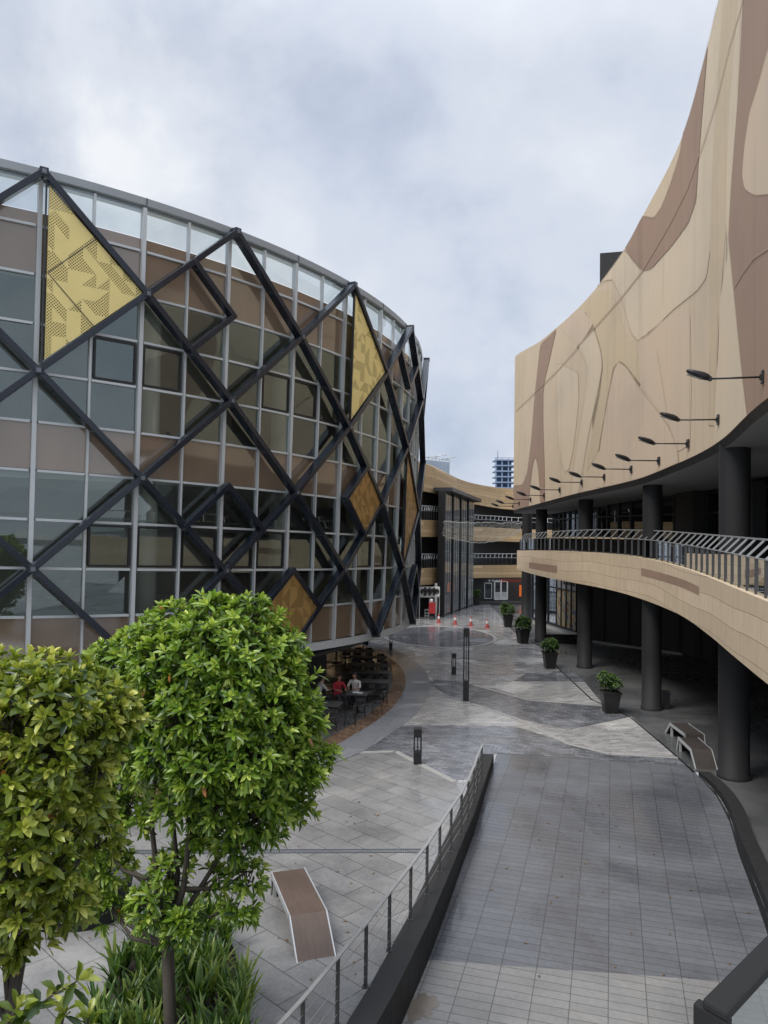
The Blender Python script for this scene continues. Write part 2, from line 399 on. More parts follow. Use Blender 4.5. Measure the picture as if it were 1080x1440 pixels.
def poster_mat():
    n = N('printed_window_film'); v = n.coord('UV', (1, 1, 1)); s = n.n('ShaderNodeSeparateXYZ'); n.link(v, s.inputs[0])
    a = n.noise(n.coord('UV', (1.6, .9, 1)), 2.2, 3, .5, .8)
    pic = n.ramp(a, [(.30, (.02, .018, .015)), (.40, (.13, .15, .24)), (.47, (.40, .34, .22)), (.56, (.42, .36, .16)), (.64, (.36, .13, .10)), (.74, (.05, .04, .03))])
    top = n.math('GREATER_THAN', s.outputs[1], 2.55)
    return n.done(n.principled(n.mix(top, pic, (.33, .33, .325)), .35, 0, .5))
M['poster'] = poster_mat()

# ------------------------------------------------------------------ sky, sun, camera
def build_world():
    w = bpy.data.worlds.new('World'); bpy.context.scene.world = w; w.use_nodes = True
    t = w.node_tree; t.nodes.clear(); N_ = t.nodes.new; L = t.links.new
    out = N_('ShaderNodeOutputWorld'); bg = N_('ShaderNodeBackground'); L(bg.outputs[0], out.inputs[0])
    sky = N_('ShaderNodeTexSky'); sky.sky_type = 'NISHITA'; sky.sun_disc = False
    sky.sun_elevation = SUN_EL; sky.sun_rotation = SUN_ROT; sky.air_density = 1.0; sky.dust_density = 2.0
    mul = N_('ShaderNodeVectorMath'); mul.operation = 'SCALE'; L(sky.outputs[0], mul.inputs[0]); mul.inputs['Scale'].default_value = .10
    tc = N_('ShaderNodeTexCoord'); sep = N_('ShaderNodeSeparateXYZ'); L(tc.outputs['Generated'], sep.inputs[0])
    def mt(op, a, b=0.0, c=False):
        x = N_('ShaderNodeMath'); x.operation = op; x.use_clamp = c
        for i, v in ((0, a), (1, b)):
            if isinstance(v, bpy.types.NodeSocket): L(v, x.inputs[i])
            else: x.inputs[i].default_value = v
        return x.outputs[0]
    zz = mt('ADD', mt('MAXIMUM', sep.outputs[2], 0.0), .75)
    cb = N_('ShaderNodeCombineXYZ'); L(mt('DIVIDE', sep.outputs[0], zz), cb.inputs[0]); L(mt('DIVIDE', sep.outputs[1], zz), cb.inputs[1])
    def nz(scale, det, rough, dist, off):
        mp = N_('ShaderNodeMapping'); L(cb.outputs[0], mp.inputs[0]); mp.inputs['Location'].default_value = off
        x = N_('ShaderNodeTexNoise'); L(mp.outputs[0], x.inputs['Vector']); x.inputs['Scale'].default_value = scale
        x.inputs['Detail'].default_value = det; x.inputs['Roughness'].default_value = rough; x.inputs['Distortion'].default_value = dist
        return x.outputs['Fac']
    def ramp(f, st):
        r = N_('ShaderNodeValToRGB'); e = r.color_ramp.elements; r.color_ramp.interpolation = 'EASE'
        while len(e) < len(st): e.new(.5)
        for i, (p, c) in enumerate(st): e[i].position = p; e[i].color = (*c, 1)
        L(f, r.inputs['Fac']); return r.outputs['Color']
    def mixc(f, a, b, mode='MIX'):
        x = N_('ShaderNodeMix'); x.data_type = 'RGBA'; x.blend_type = mode
        for i, v in ((0, f), (6, a), (7, b)):
            if isinstance(v, bpy.types.NodeSocket): L(v, x.inputs[i])
            else: x.inputs[i].default_value = v if i == 0 else (*v, 1)
        return x.outputs[2]
    big = nz(2.0, 5, .52, .15, (3.1, 1.7, 0)); mid = nz(5.5, 8, .55, .15, (0.4, 5.2, 0)); fin = nz(.8, 3, .5, .2, (7.0, 2.0, 0))
    shade = ramp(mt('ADD', mt('MULTIPLY', big, .62), mt('MULTIPLY', mid, .38)), SKY_STOPS)
    cover = ramp(mt('ADD', mt('MULTIPLY', fin, .55), mt('MULTIPLY', mid, .45)), [(.34, (.62,) * 3), (.55, (1, 1, 1))])
    col = mixc(cover, mul.outputs[0], shade)
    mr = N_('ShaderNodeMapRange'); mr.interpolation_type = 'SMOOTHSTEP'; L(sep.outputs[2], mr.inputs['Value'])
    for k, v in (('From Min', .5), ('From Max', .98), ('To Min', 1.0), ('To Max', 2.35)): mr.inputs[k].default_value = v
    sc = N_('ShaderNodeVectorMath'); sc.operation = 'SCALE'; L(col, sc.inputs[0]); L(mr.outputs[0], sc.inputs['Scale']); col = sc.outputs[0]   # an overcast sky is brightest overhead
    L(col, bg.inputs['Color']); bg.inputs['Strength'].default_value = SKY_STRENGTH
SUN_DIR = V((-.50, -.42, .95)).normalized()      # towards the sun
SUN_EL = math.asin(SUN_DIR.z); SUN_ROT = math.atan2(SUN_DIR.x, SUN_DIR.y)
SKY_STRENGTH = .625
SKY_STOPS = [(.30, (.45, .52, .665)), (.42, (.53, .59, .705)), (.50, (.60, .65, .745)), (.57, (.67, .71, .785)), (.65, (.79, .815, .855)), (.78, (.85, .865, .89))]
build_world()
sl = bpy.data.lights.new('sun', 'SUN'); sl.energy = 1.5; sl.angle = radians(25); sl.color = (1, .95, .88)
so = bpy.data.objects.new('sun', sl); C.objects.link(so); so.rotation_euler = (-SUN_DIR).to_track_quat('-Z', 'Y').to_euler(); so.location = (-20, -20, 40)
cam = bpy.data.cameras.new('camera'); co = bpy.data.objects.new('camera', cam); C.objects.link(co)
co.location = (0, 0, H)
co.matrix_world = Matrix.Translation((0, 0, H)) @ (Matrix.Rotation(pi / 2 + PITCH, 4, 'X') @ Matrix.Rotation(ROLL, 4, 'Z'))
cam.lens = 36 * F / 1440; cam.sensor_width = 36; cam.sensor_fit = 'AUTO'; cam.clip_end = 3000; cam.clip_start = .05
bpy.context.scene.camera = co
vs = bpy.context.scene.view_settings; vs.view_transform = 'Standard'; vs.look = 'None'; vs.exposure = 0.85; vs.gamma = 1

def flat(pts, z): return [(p[0], p[1], z) for p in pts]
def sheet(name, pts, z, mat, label=None, kind='structure'):
    mb = MB(); mb.add(flat(pts, z), [tuple(range(len(pts)))]); o = mb.build(name, mat); o['kind'] = kind
    bm = bmesh.new(); bm.from_mesh(o.data); bmesh.ops.triangulate(bm, faces=bm.faces)
    bmesh.ops.recalc_face_normals(bm, faces=bm.faces)
    for f in bm.faces:
        if f.normal.z < 0: f.normal_flip()
    bm.to_mesh(o.data); bm.free()
    if label: o['label'] = label
    return o
# ================================================================== GROUND
RL = [(3.66, 24.4), (3.42, 23.4), (2.99, 21.6), (2.71, 20.42), (2.25, 18.5), (1.76, 16.7), (1.28, 14.9), (0.88, 13.44), (0.50, 12.2), (0.22, 11.3), (-.38, 9.6), (-1.2, 7.5), (-2.2, 5.0), (-3.2, 2.0), (-4, -2)]
RR = [(9.35, 23.3), (9.24, 22.5), (9.10, 21.0), (8.70, 19.3), (8.17, 17.7), (7.70, 16.1), (7.22, 14.5), (6.65, 12.8), (6.30, 11.9), (6.05, 11.2), (5.6, 9.6), (5.0, 7.5), (4.3, 5.0), (3.6, 2.0), (3, -2)]
def ramp_z(y, x=2.0): return -max(0.0, 24.4 - (x - 3.66) * .1933 - y) * .036
def build_ground():
    bm = bmesh.new()
    def loop(pts):
        vs_ = [bm.verts.new((x, y, 0)) for x, y in pts]
        return [bm.edges.new((vs_[i], vs_[(i + 1) % len(vs_)])) for i in range(len(vs_))]
    e = loop([(-900, -900), (900, -900), (900, 1500), (-900, 1500)])
    hole = [(x + .0, y) for x, y in RL] + [(x, y) for x, y in RR[::-1]]
    e += loop(hole)
    bmesh.ops.triangle_fill(bm, edges=e, use_beauty=True)
    for f in bm.faces:
        if f.normal.z < 0: f.normal_flip()
    me = bpy.data.meshes.new('ground'); bm.to_mesh(me); bm.free(); me.materials.append(M['cobble'])
    o = bpy.data.objects.new('ground', me); C.objects.link(o); o['kind'] = 'structure'
build_ground()
mb = MB()
SPL = 9                      # the paving changes along a slanting line
for i in range(len(RL) - 1):
    a, b, c, d = RL[i], RR[i], RR[i + 1], RL[i + 1]
    n = 10
    for j in range(n):
        def p(q, r, t):
            x = q[0] + (r[0] - q[0]) * t; y = q[1] + (r[1] - q[1]) * t; return (x, y, ramp_z(y, x))
        m = 0 if i < 7 else 1
        mb.quad(p(d, c, j / n), p(d, c, (j + 1) / n), p(a, b, (j + 1) / n), p(a, b, j / n), m)
o = mb.build('ramp', [M['ramp_dark'], M['ramp_light']]); o['kind'] = 'structure'

def px(pts, z=0.0): return [G(x, y, z) for x, y in pts]
# left plaza of large tiles
TL = px([(690, 1066), (640, 1058), (595, 1078), (556, 1057), (440, 1060), (380, 1062)])
tiles = [(-30, TL[5].y)] + [(p.x, p.y) for p in TL[::-1]][:4] + [(RL[1][0] - .25, RL[1][1])]
tiles = [(-30, 24.2), (TL[4].x, TL[4].y), (TL[3].x, TL[3].y), (G(640, 1100).x, G(640, 1100).y), (RL[3][0] - .5, RL[3][1])]
tiles += [(x - .5, y) for x, y in RL[4:]] + [(-30, -2)]
sheet('plaza_tiles', tiles, .004, M['tile'])
# kerb line between tiles and setts
mb = MB()
kl = [V((-12, 24.25, 0))] + [V((p[0], p[1], 0)) for p in tiles[1:4]]
for a, b in zip(kl, kl[1:]):
    mb.bar(a + V((0, 0, .009)), b + V((0, 0, .009)), .20, .006)
mb.build('paving_border', M['kerb'])['kind'] = 'structure'
# dark fan of setts in front of the tiles, reaching the head of the ramp
sheet('dark_paving', px([(440, 1058), (500, 1036), (535, 1021), (640, 1021), (727, 1023), (800, 1047), (858, 1061), (953, 1066)]) + [V((9.33, 23.31, 0)), V((3.66, 24.4, 0)), V((3.2, 24.0, 0)), V((2.75, 22.0, 0)), G(640, 1098), G(556, 1057)], .008, M['cobble_dark'])
# pale band crossing the plaza
sheet('pale_paving', px([(535, 1020), (560, 985), (610, 980), (664, 990), (726, 1010), (800, 1027), (888, 1008), (953, 1064), (858, 1060), (800, 1046), (726, 1022), (640, 1020)]), .008, M['cobble_light'])
sheet('dark_paving', px([(596, 955), (640, 958), (667, 964), (744, 985), (780, 988), (849, 993), (886, 1008), (801, 1026), (730, 1011), (664, 989), (625, 976)]), .008, M['cobble_dark'])
sheet('dark_paving', px([(800, 940), (770, 948), (742, 946), (722, 958), (790, 958), (822, 958)]), .008, M['cobble_dark'])
sheet('pale_paving', px([(722, 958.5), (822, 959), (849, 992), (780, 987), (744, 984), (690, 966)]), .008, M['cobble_light'])
def strip(name, pts, w, mat, z=.014):
    mb = MB(); P = [V((p.x, p.y, z)) for p in px(pts)]
    for a, b in zip(P, P[1:]): mb.bar(a, b, w, .004)
    mb.build(name, mat)['kind'] = 'structure'
strip('paving_border', [(664, 990), (726, 1010.5), (800, 1047), (858, 1061), (953, 1066)], .16, M['kerb'])
strip('paving_border', [(667, 964), (744, 985), (849, 993)], .14, M['kerb'], .015)
strip('paving_border', [(589, 915), (592, 930), (602, 958)], .5, M['cobble_light'], .016)
# disc of dark setts
mb = MB(); cc = V((3.75, 51.0, 0))
for r0, r1, m in ((0, 2.9, 0), (2.9, 3.55, 1), (3.55, 3.75, 2)):
    n = 64
    for j in range(n):
        a, b = 2*pi*j/n, 2*pi*(j+1)/n
        q = [cc + V((r*cos(t), r*1.35*sin(t), .020)) for r, t in ((r0, a), (r1, a), (r1, b), (r0, b))]
        mb.add(q if r0 else q[1:3] + [cc + V((0, 0, .020))], [(0, 1, 2, 3) if r0 else (0, 1, 2)], m)
mb.build('paving_circle', [M['cobble_dark'], M['cobble_dark'], M['kerb']])['kind'] = 'structure'
# rings under the round building
arc = [(-9.5, 17.6), (-6.2, 19.7), (-3.6, 22.2), (-1.75, 24.5), (-.88, 26.4), (-.05, 28.6), (.62, 31.2), (1.02, 34.0), (1.12, 36.6), (.95, 39.2), (.5, 41.6), (-.3, 44.4), (-1.6, 47.2), (-3.6, 50)]
def offs(P, d):
    R = []
    for i, p in enumerate(P):
        a = V(P[max(i-1, 0)]); b = V(P[min(i+1, len(P)-1)]); t = (b - a).normalized(); R.append((p[0] + t.y*d, p[1] - t.x*d))
    return R
def fine(P, n=6):
    R = []
    for i in range(len(P) - 1):
        for k in range(n): R.append((i + k / n))
    X = [(i, p[0]) for i, p in enumerate(P)]; Y = [(i, p[1]) for i, p in enumerate(P)]
    return [(interp(X, t), interp(Y, t)) for t in R] + [P[-1]]
arc = fine(arc)
def ring(name, d0, d1, z, mat):
    mb = MB(); A, B = offs(arc, d0), offs(arc, d1)
    mb.grid([[(*p, z) for p in A], [(*p, z) for p in B]][::-1], smooth=False)
    mb.build(name, mat)['kind'] = 'structure'
ring('seating_floor', -9, -.6, .020, M['walk']); ring('orange_border', -.6, .0, .020, M['orange']); ring('smooth_apron', .0, 1.1, .020, M['smooth'])
# walkway of smooth slabs under the clad building
curb = [G(*p) for p in ((752, 905), (765, 912), (785, 940), (832, 984), (888, 1010), (940, 1054), (975, 1085))]
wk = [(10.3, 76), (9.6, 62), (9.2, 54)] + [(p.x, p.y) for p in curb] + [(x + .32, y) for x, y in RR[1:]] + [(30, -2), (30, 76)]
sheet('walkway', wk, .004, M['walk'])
mb = MB()
for a, b in zip(wk[1:9], wk[2:10]): mb.bar((*a, .008), (*b, .008), .07, .008)
o = mb.build('walkway_kerb', M['granite']); o['kind'] = 'structure'

# drain grate in the tiles
mb = MB(); a, b = G(120, 1199), G(598, 1197)
d = (b - a).normalized(); L = (b - a).length
s = V((-d.y, d.x, 0))
mb.bar(a + s*.085 + V((0, 0, .012)), b + s*.085 + V((0, 0, .012)), .02, .012); mb.bar(a - s*.085 + V((0, 0, .012)), b - s*.085 + V((0, 0, .012)), .02, .012)
for i in range(int(L / .05)):
    p = a + d * (i * .05 + .02); mb.bar(p - s*.075 + V((0, 0, .011)), p + s*.075 + V((0, 0, .011)), .022, .008)
tag(mb.build('drain_grate', simple('blue_grey_grate', (.10, .115, .13), .5, .2)), 'narrow steel drain grate running across the grey plaza tiles', 'drain')

# ================================================================== RAMP WALLS AND RAILING
mb = MB(); wl = RL[1:13]
def wallstrip(mb, pts, w, z1, m_top=1, deep=1.2):
    n = len(pts); R = [V((*p, 0)) for p in pts]; Lf = [V((*p, 0)) for p in offs(pts, -w)]
    top = [(p.x, p.y, z1) for p in R]; topl = [(p.x, p.y, z1) for p in Lf]
    bot = [(p.x, p.y, -deep) for p in R]; botl = [(p.x, p.y, -.1) for p in Lf]
    mb.grid([top, bot], 0, False); mb.grid([botl, topl], 0, False); mb.grid([topl, top], m_top, False)
    for i in (0, n - 1): mb.quad(topl[i], top[i], bot[i], botl[i], 0)
wallstrip(mb, wl[::-1], .39, .25)
# vertical joints in the stone facing
R0 = wl
t = thing('ramp_wall', 'low black granite wall along the left side of the ramp carrying the steel railing', 'wall', (wl[5][0], wl[5][1], 0))
mb.build('facing', [M['granite'], M['coping']], t, True)
mb = MB()
for i in range(1, len(wl) - 1):
    for f in (0.0, .5):
        a, b = V((*wl[i], 0)), V((*wl[i + 1], 0)); p = a.lerp(b, f); mb.bar(p + V((.004, 0, ramp_z(p.y))), p + V((.004, 0, .2)), .012, .006, (1, -.3, 0))
mb.build('joint', M['steel_post'], t, True)

posts = [(2.82, 21.6), (2.62, 20.75), (2.41, 19.85), (2.20, 18.95), (1.97, 18.02), (1.72, 17.08), (1.45, 16.15), (1.17, 15.22), (.88, 14.28), (.55, 13.34), (.20, 12.4), (-.17, 11.48), (-.56, 10.55), (-.97, 9.6), (-1.4, 8.7), (-1.85, 7.7)]
posts = [G(*p, .25) for p in ((677, 1098), (671, 1114), (666, 1131), (658, 1152), (648.5, 1174), (634, 1198), (618, 1226), (600, 1258), (577, 1293), (547, 1337), (514, 1388), (474, 1443))]
last = posts[-1] - posts[-3]
posts += [posts[-1] + last * .5 * k + V((-.02 * k * k, 0, 0)) for k in (1, 2, 3)]
RH = .93
t = thing('ramp_railing', 'thin steel railing with wire cables standing on the black ramp wall', 'railing', posts[5])
mb = MB()
hp = [p + V((0, 0, RH)) for p in posts]
hp = [hp[0] + (hp[0] - hp[1]) * .12] + hp
for a, b in zip(hp, hp[1:]): mb.bar(a, b, .055, .022)
mb.build('handrail', M['steel'], t, True)
for p in posts:
    mb = MB(); d = V((.35, 1, 0)).normalized()
    mb.bar(p, p + V((0, 0, RH - .01)), .055, .016, d); mb.box(p + V((0, 0, .006)), (.1, .1, .012))
    mb.build('post', M['steel_post'], t, True)
for k in range(4):
    mb = MB(); z = .16 + k * .19
    mb.tube([p + V((0, 0, z)) for p in posts], .0045, 5); mb.build('cable', M['steel'], t, True)
t = thing('ramp_wall', 'black granite retaining wall curving along the right side of the ramp', 'wall', (RR[4][0], RR[4][1], 0))
mb = MB(); wr = [(x, y) for x, y in fine(RR[1:12], 3)]
n = len(wr); Rv = offs(wr, -.32)
zt = lambda i: .10 + .14 * min(1, i / 6)
top = [(x, y, zt(i)) for i, (x, y) in enumerate(wr)]; topo = [(x, y, zt(i)) for i, (x, y) in enumerate(Rv)]
mb.grid([[(x, y, -1.5) for x, y in wr], top], 0, False); mb.grid([top, topo], 1, False); mb.grid([topo, [(x, y, -.1) for x, y in Rv]], 0, False)
mb.quad(top[0], topo[0], (*Rv[0], -.1), (*wr[0], -.1))
mb.build('facing', [M['granite'], M['coping']], t, True)
# ================================================================== ROUND GLASS BUILDING
PX = (-9.0317, 2.2285, -.0725, -.0046); PY = (19.7499, 1.5287, .1771, -.0055)
LEAN, T0, G0 = .024, 9.0, .34
def path(k):
    x = sum(c * k**i for i, c in enumerate(PX)); y = sum(c * k**i for i, c in enumerate(PY))
    dx = PX[1] + 2*PX[2]*k + 3*PX[3]*k*k; dy = PY[1] + 2*PY[2]*k + 3*PY[3]*k*k
    l = sqrt(dx*dx + dy*dy); return V((x, y, 0)), V((dy/l, -dx/l, 0))
def rowh(k): return 1.2657 + .0114 * k
def fp(k, r, off=0.0):                      # point of the facade at bay line k, r rows below the roof edge
    p, n = path(k); h = rowh(k)
    q = p + n * (off - LEAN * r * h); q.z = H + T0 - r * h
    return q
M['coping_alu'] = simple('grey_coping_metal', (.33, .35, .36), .45, .2, .1, 2)
M['bolt'] = simple('pale_worn_steel', (.16, .175, .20), .4, .4, .3, 6)
B = thing('glass_building', 'round glass-fronted building wrapped in a dark steel lattice with gold panels', 'building', (-6, 34, 0))
K0, K1 = -3.0, 9.0
ks = [K0 + .5 * i for i in range(int((K1 - K0) * 2) + 1)]
rnd = random.Random(3)
# glass and spandrels
panes = []
mbs = MB()
for k in ks[:-1]:
    for r in range(10):
        a, b = k + .012, k + .488
        if r in (1, 5, 9):
            mb = MB(); q = [fp(a, r + .96), fp(b, r + .96), fp(b, r + .02), fp(a, r + .02)]
            mb.quad(*[p + V((0, 0, 0)) for p in q]); panes.append(('spandrel_panel', mb, M['spandrel'], (q[0] - V((0, 0, H))).length, k, r)); continue
        r1 = r + .98
        if r == 0:
            r1 = .70
            mb = MB(); mb.quad(fp(a, .98), fp(b, .98), fp(b, .72), fp(a, .72)); panes.append(('spandrel_panel', mb, M['spandrel'], 99 + k, k, r))
        mb = MB(); j = lambda: rnd.uniform(-.006, .006)
        mb.quad(fp(a, r1, j()), fp(b, r1, j()), fp(b, r + .02, j()), fp(a, r + .02, j()))
        q = fp(k, r1)
        vis = 0 if -.75 <= k <= 8 else 200
        panes.append(('glass_pane', mb, M['parapet'] if r == 0 else M['pane'], (q - V((0, 0, H))).length + vis, k, r))
gl = sorted([p for p in panes if p[0] == 'glass_pane'], key=lambda p: p[3])
for p in gl[:96]: p[1].build('glass_pane', p[2], B, True)
for mt in ('pane', 'parapet'):
    rest = MB()
    for p in gl[96:]:
        if p[2] == M[mt]: rest.add(p[1].v, p[1].f)
    if rest.f: rest.build('glass_pane', M[mt], B, True, kind='stuff')
for p in panes:
    if p[0] == 'spandrel_panel' and -1.6 <= p[4] <= 8.5: p[1].build('spandrel_panel', M['spandrel'], B, True)
rest = MB()
for p in panes:
    if p[0] == 'spandrel_panel' and not -1.6 <= p[4] <= 8.5: rest.add(p[1].v, p[1].f)
rest.build('spandrel_panel', M['spandrel'], B, True, kind='stuff')
# mullions and transoms
for k in ks:
    main = abs(k - round(k)) < .1; _, n = path(k); mb = MB()
    mb.bar(fp(k, 0.05, .03), fp(k, 9.98, .03), .11 if main else .06, .17 if main else .12, n)
    mb.build('mullion', M['alu'], B, True)
for r in range(1, 10):
    mb = MB()
    for k in ks[:-1]:
        main = abs(k - round(k)) < .1
        _, n = path(k + .25); mb.bar(fp(k + (.036 if main else .018), r, .028), fp(k + (.482 if main else .464), r, .028), .065, .10, n)
    mb.build('transom', M['alu'], B, True)
mb = MB()
kk = [K0 + .25 * i for i in range(int((K1 - K0) * 4) + 1)]
rows = []
for o, r in ((.12, .0), (.12, -.16), (-.25, -.16), (-.25, .08), (-.02, .08), (-.02, .02), (.12, .0)): rows.append([fp(k, r, o) for k in kk])
mb.grid(rows[::-1], 0, False); mb.build('roof_coping', M['coping_alu'], B, True)
mb = MB()
rows = []
for o, r in ((.09, 9.99), (.09, 10.20), (-.3, 10.20)): rows.append([fp(k, r, o) for k in kk])
mb.grid(rows[::-1], 0, False); mb.grid([[fp(k, 9.99, -.02) for k in kk], [fp(k, 9.99, .09) for k in kk]][::-1], 0, False)
mb.build('base_trim', M['alu'], B, True)
mb = MB()
for k in range(-3, 10):
    mb.bar(fp(k + .01, 0.0, .14), fp(k + .01, -.16, .14), .02, .012, path(k)[1])
mb.build('coping_joint', M['alu_dark'], B, True)
# opening lights with black frames
for k, r in ((.5, 3), (1.0, 3), (2.5, 3), (3.5, 3), (3.0, 3), (.5, 7), (1.0, 7), (1.5, 7), (2.0, 7), (2.5, 7), (5.0, 7), (4.5, 7)):
    mb = MB(); n = path(k + .25)[1]; a, b = k + .045, k + .455; t, s = r + .07, r + .93
    c = [fp(a, t, .02), fp(b, t, .02), fp(b, s, .02), fp(a, s, .02)]
    for i in range(4): mb.bar(c[i], c[(i + 1) % 4], .06, .06, n)
    mb.build('window_frame', M['black'], B, True)
# floors, roof, columns, core inside
back = [(1.35, 45.3), (.1, 46.5), (-2.6, 47.0), (-8, 47), (-18, 45), (-21, 40), (-21, 28), (-19, 20)]
def foot(off, r): return [tuple(fp(k, r, off))[:2] for k in [K0 + .5 * i for i in range(25)]]
for r0, r1 in ((.72, 1.95), (5.02, 5.98), (9.02, 10.15)):
    mb = MB(); poly = foot(-.34, r1) + [(x - .5 if x > 0 else x, y) for x, y in back]
    mb.prism(poly, H + T0 - r1 * 1.30, H + T0 - r0 * 1.30)
    o = mb.build('floor_slab', M['slab'], B, True)
mb = MB(); mb.prism(foot(-.36, 10) + [(x, y) for x, y in back], H + T0 - 10.2 * 1.33 - .12, H + T0 - 10.2 * 1.33); mb.build('underside', M['darksoffit'], B, True)
for k in (-.7, 1.38, 3.4, 5.4, 7.4):
    p, n = path(k); q = p - n * 1.55; mb = MB()
    mb.tube([(q.x, q.y, H + T0 - 9.3 * 1.3), (q.x, q.y, H + T0 - 1.6 * 1.3)], .33, 20); mb.build('interior_column', M['icol'], B, True)
mb = MB(); inner = [tuple(fp(k, 5, -7.5))[:2] for k in (-3, -1, 1, 3, 5)] + [(-8, 40), (-20, 40), (-20, 22)]
mb.prism(inner, H - 4.6, H + T0 - 1.2); mb.build('interior_wall', M['core'], B, True)
mb = MB()
for i in range(len(back) - 1):
    a, b = back[i], back[i + 1]; mb.quad((*a, 2.9), (*b, 2.9), (*b, 15.6), (*a, 15.6))
f = fp(9, 10); g = fp(9, 1); mb.quad((f.x, f.y, 2.9), (*back[0], 2.9), (*back[0], 15.6), (g.x, g.y, 15.6))
f = fp(-3, 10); g = fp(-3, 1); mb.quad((*back[-1], 2.9), (f.x, f.y, 2.9), (g.x, g.y, 15.6), (*back[-1], 15.6))
mb.build('rear_wall', M['core'], B, True)
# recessed ground floor
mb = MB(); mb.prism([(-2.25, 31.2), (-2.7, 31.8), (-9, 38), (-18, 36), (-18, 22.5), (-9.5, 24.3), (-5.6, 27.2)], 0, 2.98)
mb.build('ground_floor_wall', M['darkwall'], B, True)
# steel lattice
def brace(k0, l0, k1, l1, w=.165, d=.30, off=G0):
    a, b = fp(k0, 2*l0, off), fp(k1, 2*l1, off); mb = MB(); n = (path(k0)[1] + path(k1)[1]).normalized()
    e = (b - a).normalized(); mb.bar(a - e*.06, b + e*.06, w, d, n); return mb.build('steel_brace', M['brace'], B, True, bevel=.012)
for k in range(-3, 9):
    for l in range(5):
        if (k + l) % 2 == 0: brace(k, l, k + 1, l + 1)
        else: brace(k, l + 1, k + 1, l)
for s in (((1.5, .5), (2, 1), (1.5, 1.5)), ((1.5, 3.5), (2, 3), (2.5, 3.5)), ((4.5, 2.5), (4, 3), (4.5, 3.5)), ((2.5, 4.5), (3, 4), (3.5, 4.5)), ((5.5, .5), (6, 1), (6.5, .5)), ((6.5, 4.5), (7, 4), (7.5, 4.5))):
    for a, b in zip(s, s[1:]): brace(*a, *b, .165, .27, G0 - .01)
for k in range(-2, 9):
    for l in range(6):
        if (k + l) % 2 == 0:
            mb = MB(); p = fp(k, 2*l, G0); n = path(k)[1]; mb.bar(p - n*.162, p + n*.162, .22, .22, (0, 0, 1)); nd = mb.build('lattice_node', M['brace'], B, True, bevel=.02); mb = MB(); mb.bar(p + n*.160, p + n*.170, .11, .11, (0, 0, 1)); mb.build('bolt_plate', M['bolt'], nd, True)
# gold panels
def panel(corners, mat, off=G0 + .05):
    c = sum((V((k, l)) for k, l in corners), V((0, 0))) / len(corners)
    ins = [(k + (c.x - k) * .075, l + (c.y - l) * .075) for k, l in corners]
    P = [fp(k, 2*l, off) for k, l in ins]; n = path(c.x)[1]
    t = V((-n.y, n.x, 0)); mb = MB()
    uv = [(p.dot(t), p.z) for p in P]
    Q = [p - n * .04 for p in P]; m = len(P)
    mb.add(P, [tuple(range(m))]); mb.uv[0] = uv
    mb.add(Q, [tuple(range(m))[::-1]]); mb.uv[1] = uv[::-1]
    for i in range(m):
        mb.quad(Q[i], Q[(i+1) % m], P[(i+1) % m], P[i])
    o = mb.build('perforated_panel', mat, B, True)
    return o
panel([(.03, .05), (1, 1), (.03, 1.95)][::-1], M['gold'])['label'] = 'large pale gold perforated triangle'
panel([(4.03, .05), (5, 1), (4.03, 1.95)][::-1], M['gold'])
panel([(6.03, 2.05), (7, 3), (6.03, 3.95)][::-1], M['gold2'])
panel([(4.5, 2.5), (5, 3), (4.5, 3.5), (4, 3)][::-1], M['gold2'])
panel([(3, 4), (3.5, 4.5), (3, 5), (2.5, 4.5)][::-1], M['gold2'])
for q in (((.03, 1.0), (.5, .53)), ((.03, 1.0), (.5, 1.47))):
    a, b = fp(q[0][0] + .03, 2*q[0][1], G0 + .051), fp(q[1][0], 2*q[1][1], G0 + .051); mb = MB(); mb.bar(a, b, .02, .006, path(.2)[1]); mb.build('sheet_seam', M['alu_dark'], B, True)
for cs in (((0.03, .05), (.03, 1.95)), ((4.03, .05), (4.03, 1.95)), ((6.03, 2.05), (6.03, 3.95))):
    a, b = fp(cs[0][0], 2*cs[0][1], G0 + .03), fp(cs[1][0], 2*cs[1][1], G0 + .03); mb = MB(); mb.bar(a, b, .035, .08, path(cs[0][0])[1]); mb.build('panel_edge', M['alu_dark'], B, True)
# ================================================================== CLAD BUILDING ON THE RIGHT
WX = [(11.0, 6.9), (13, 7.45), (15, 7.98), (17, 8.49), (19, 9.02), (21.9, 9.66), (24.5, 10.02), (27, 10.16), (30.5, 10.07), (34, 9.93), (38.5, 9.72), (43, 9.45), (47, 9.30), (52, 9.36), (57, 9.60)]
WT = [(11, 26.5), (15, 25.0), (19, 23.95), (22.6, 22.9), (24, 22.07), (26, 20.85), (30, 19.6), (32, 19.0), (36, 18.5), (40, 18.35), (43.5, 18.40), (47, 18.6), (56, 19.9), (57, 20.0)]
WL = [(11, 9.75), (17, 9.80), (19, 9.76), (21.9, 9.50), (27, 9.18), (30.5, 8.92), (38.5, 8.74), (47, 8.45), (57, 8.33)]
def wx(y): return interp(WX, y)
def wn(y):
    d = (wx(y + .05) - wx(y - .05)) / .1; return V((-1, d, 0)).normalized()
def wall_hit(px_, py_):
    rx, rk = ray(px_, py_); y = 11.0; p = rx * y - wx(y)
    if p >= 0: return 11.0, H + rk * 11
    while y < 57:
        y2 = y + .1; q = rx * y2 - wx(y2)
        if p < 0 <= q:
            y = y + .1 * abs(p) / (abs(p) + abs(q) + 1e-9); return y, H + rk * y
        y, p = y2, q
    # not crossed: the nearest approach
    return 57.0, H + rk * 57
def wall_pt(y, z, off=0.0):
    n = wn(y); return V((wx(y), y, z)) + n * off
BB = thing('clad_building', 'curved building clad in beige and brown panels on charcoal round columns', 'building', (14, 30, 0))
YS0 = 15.0
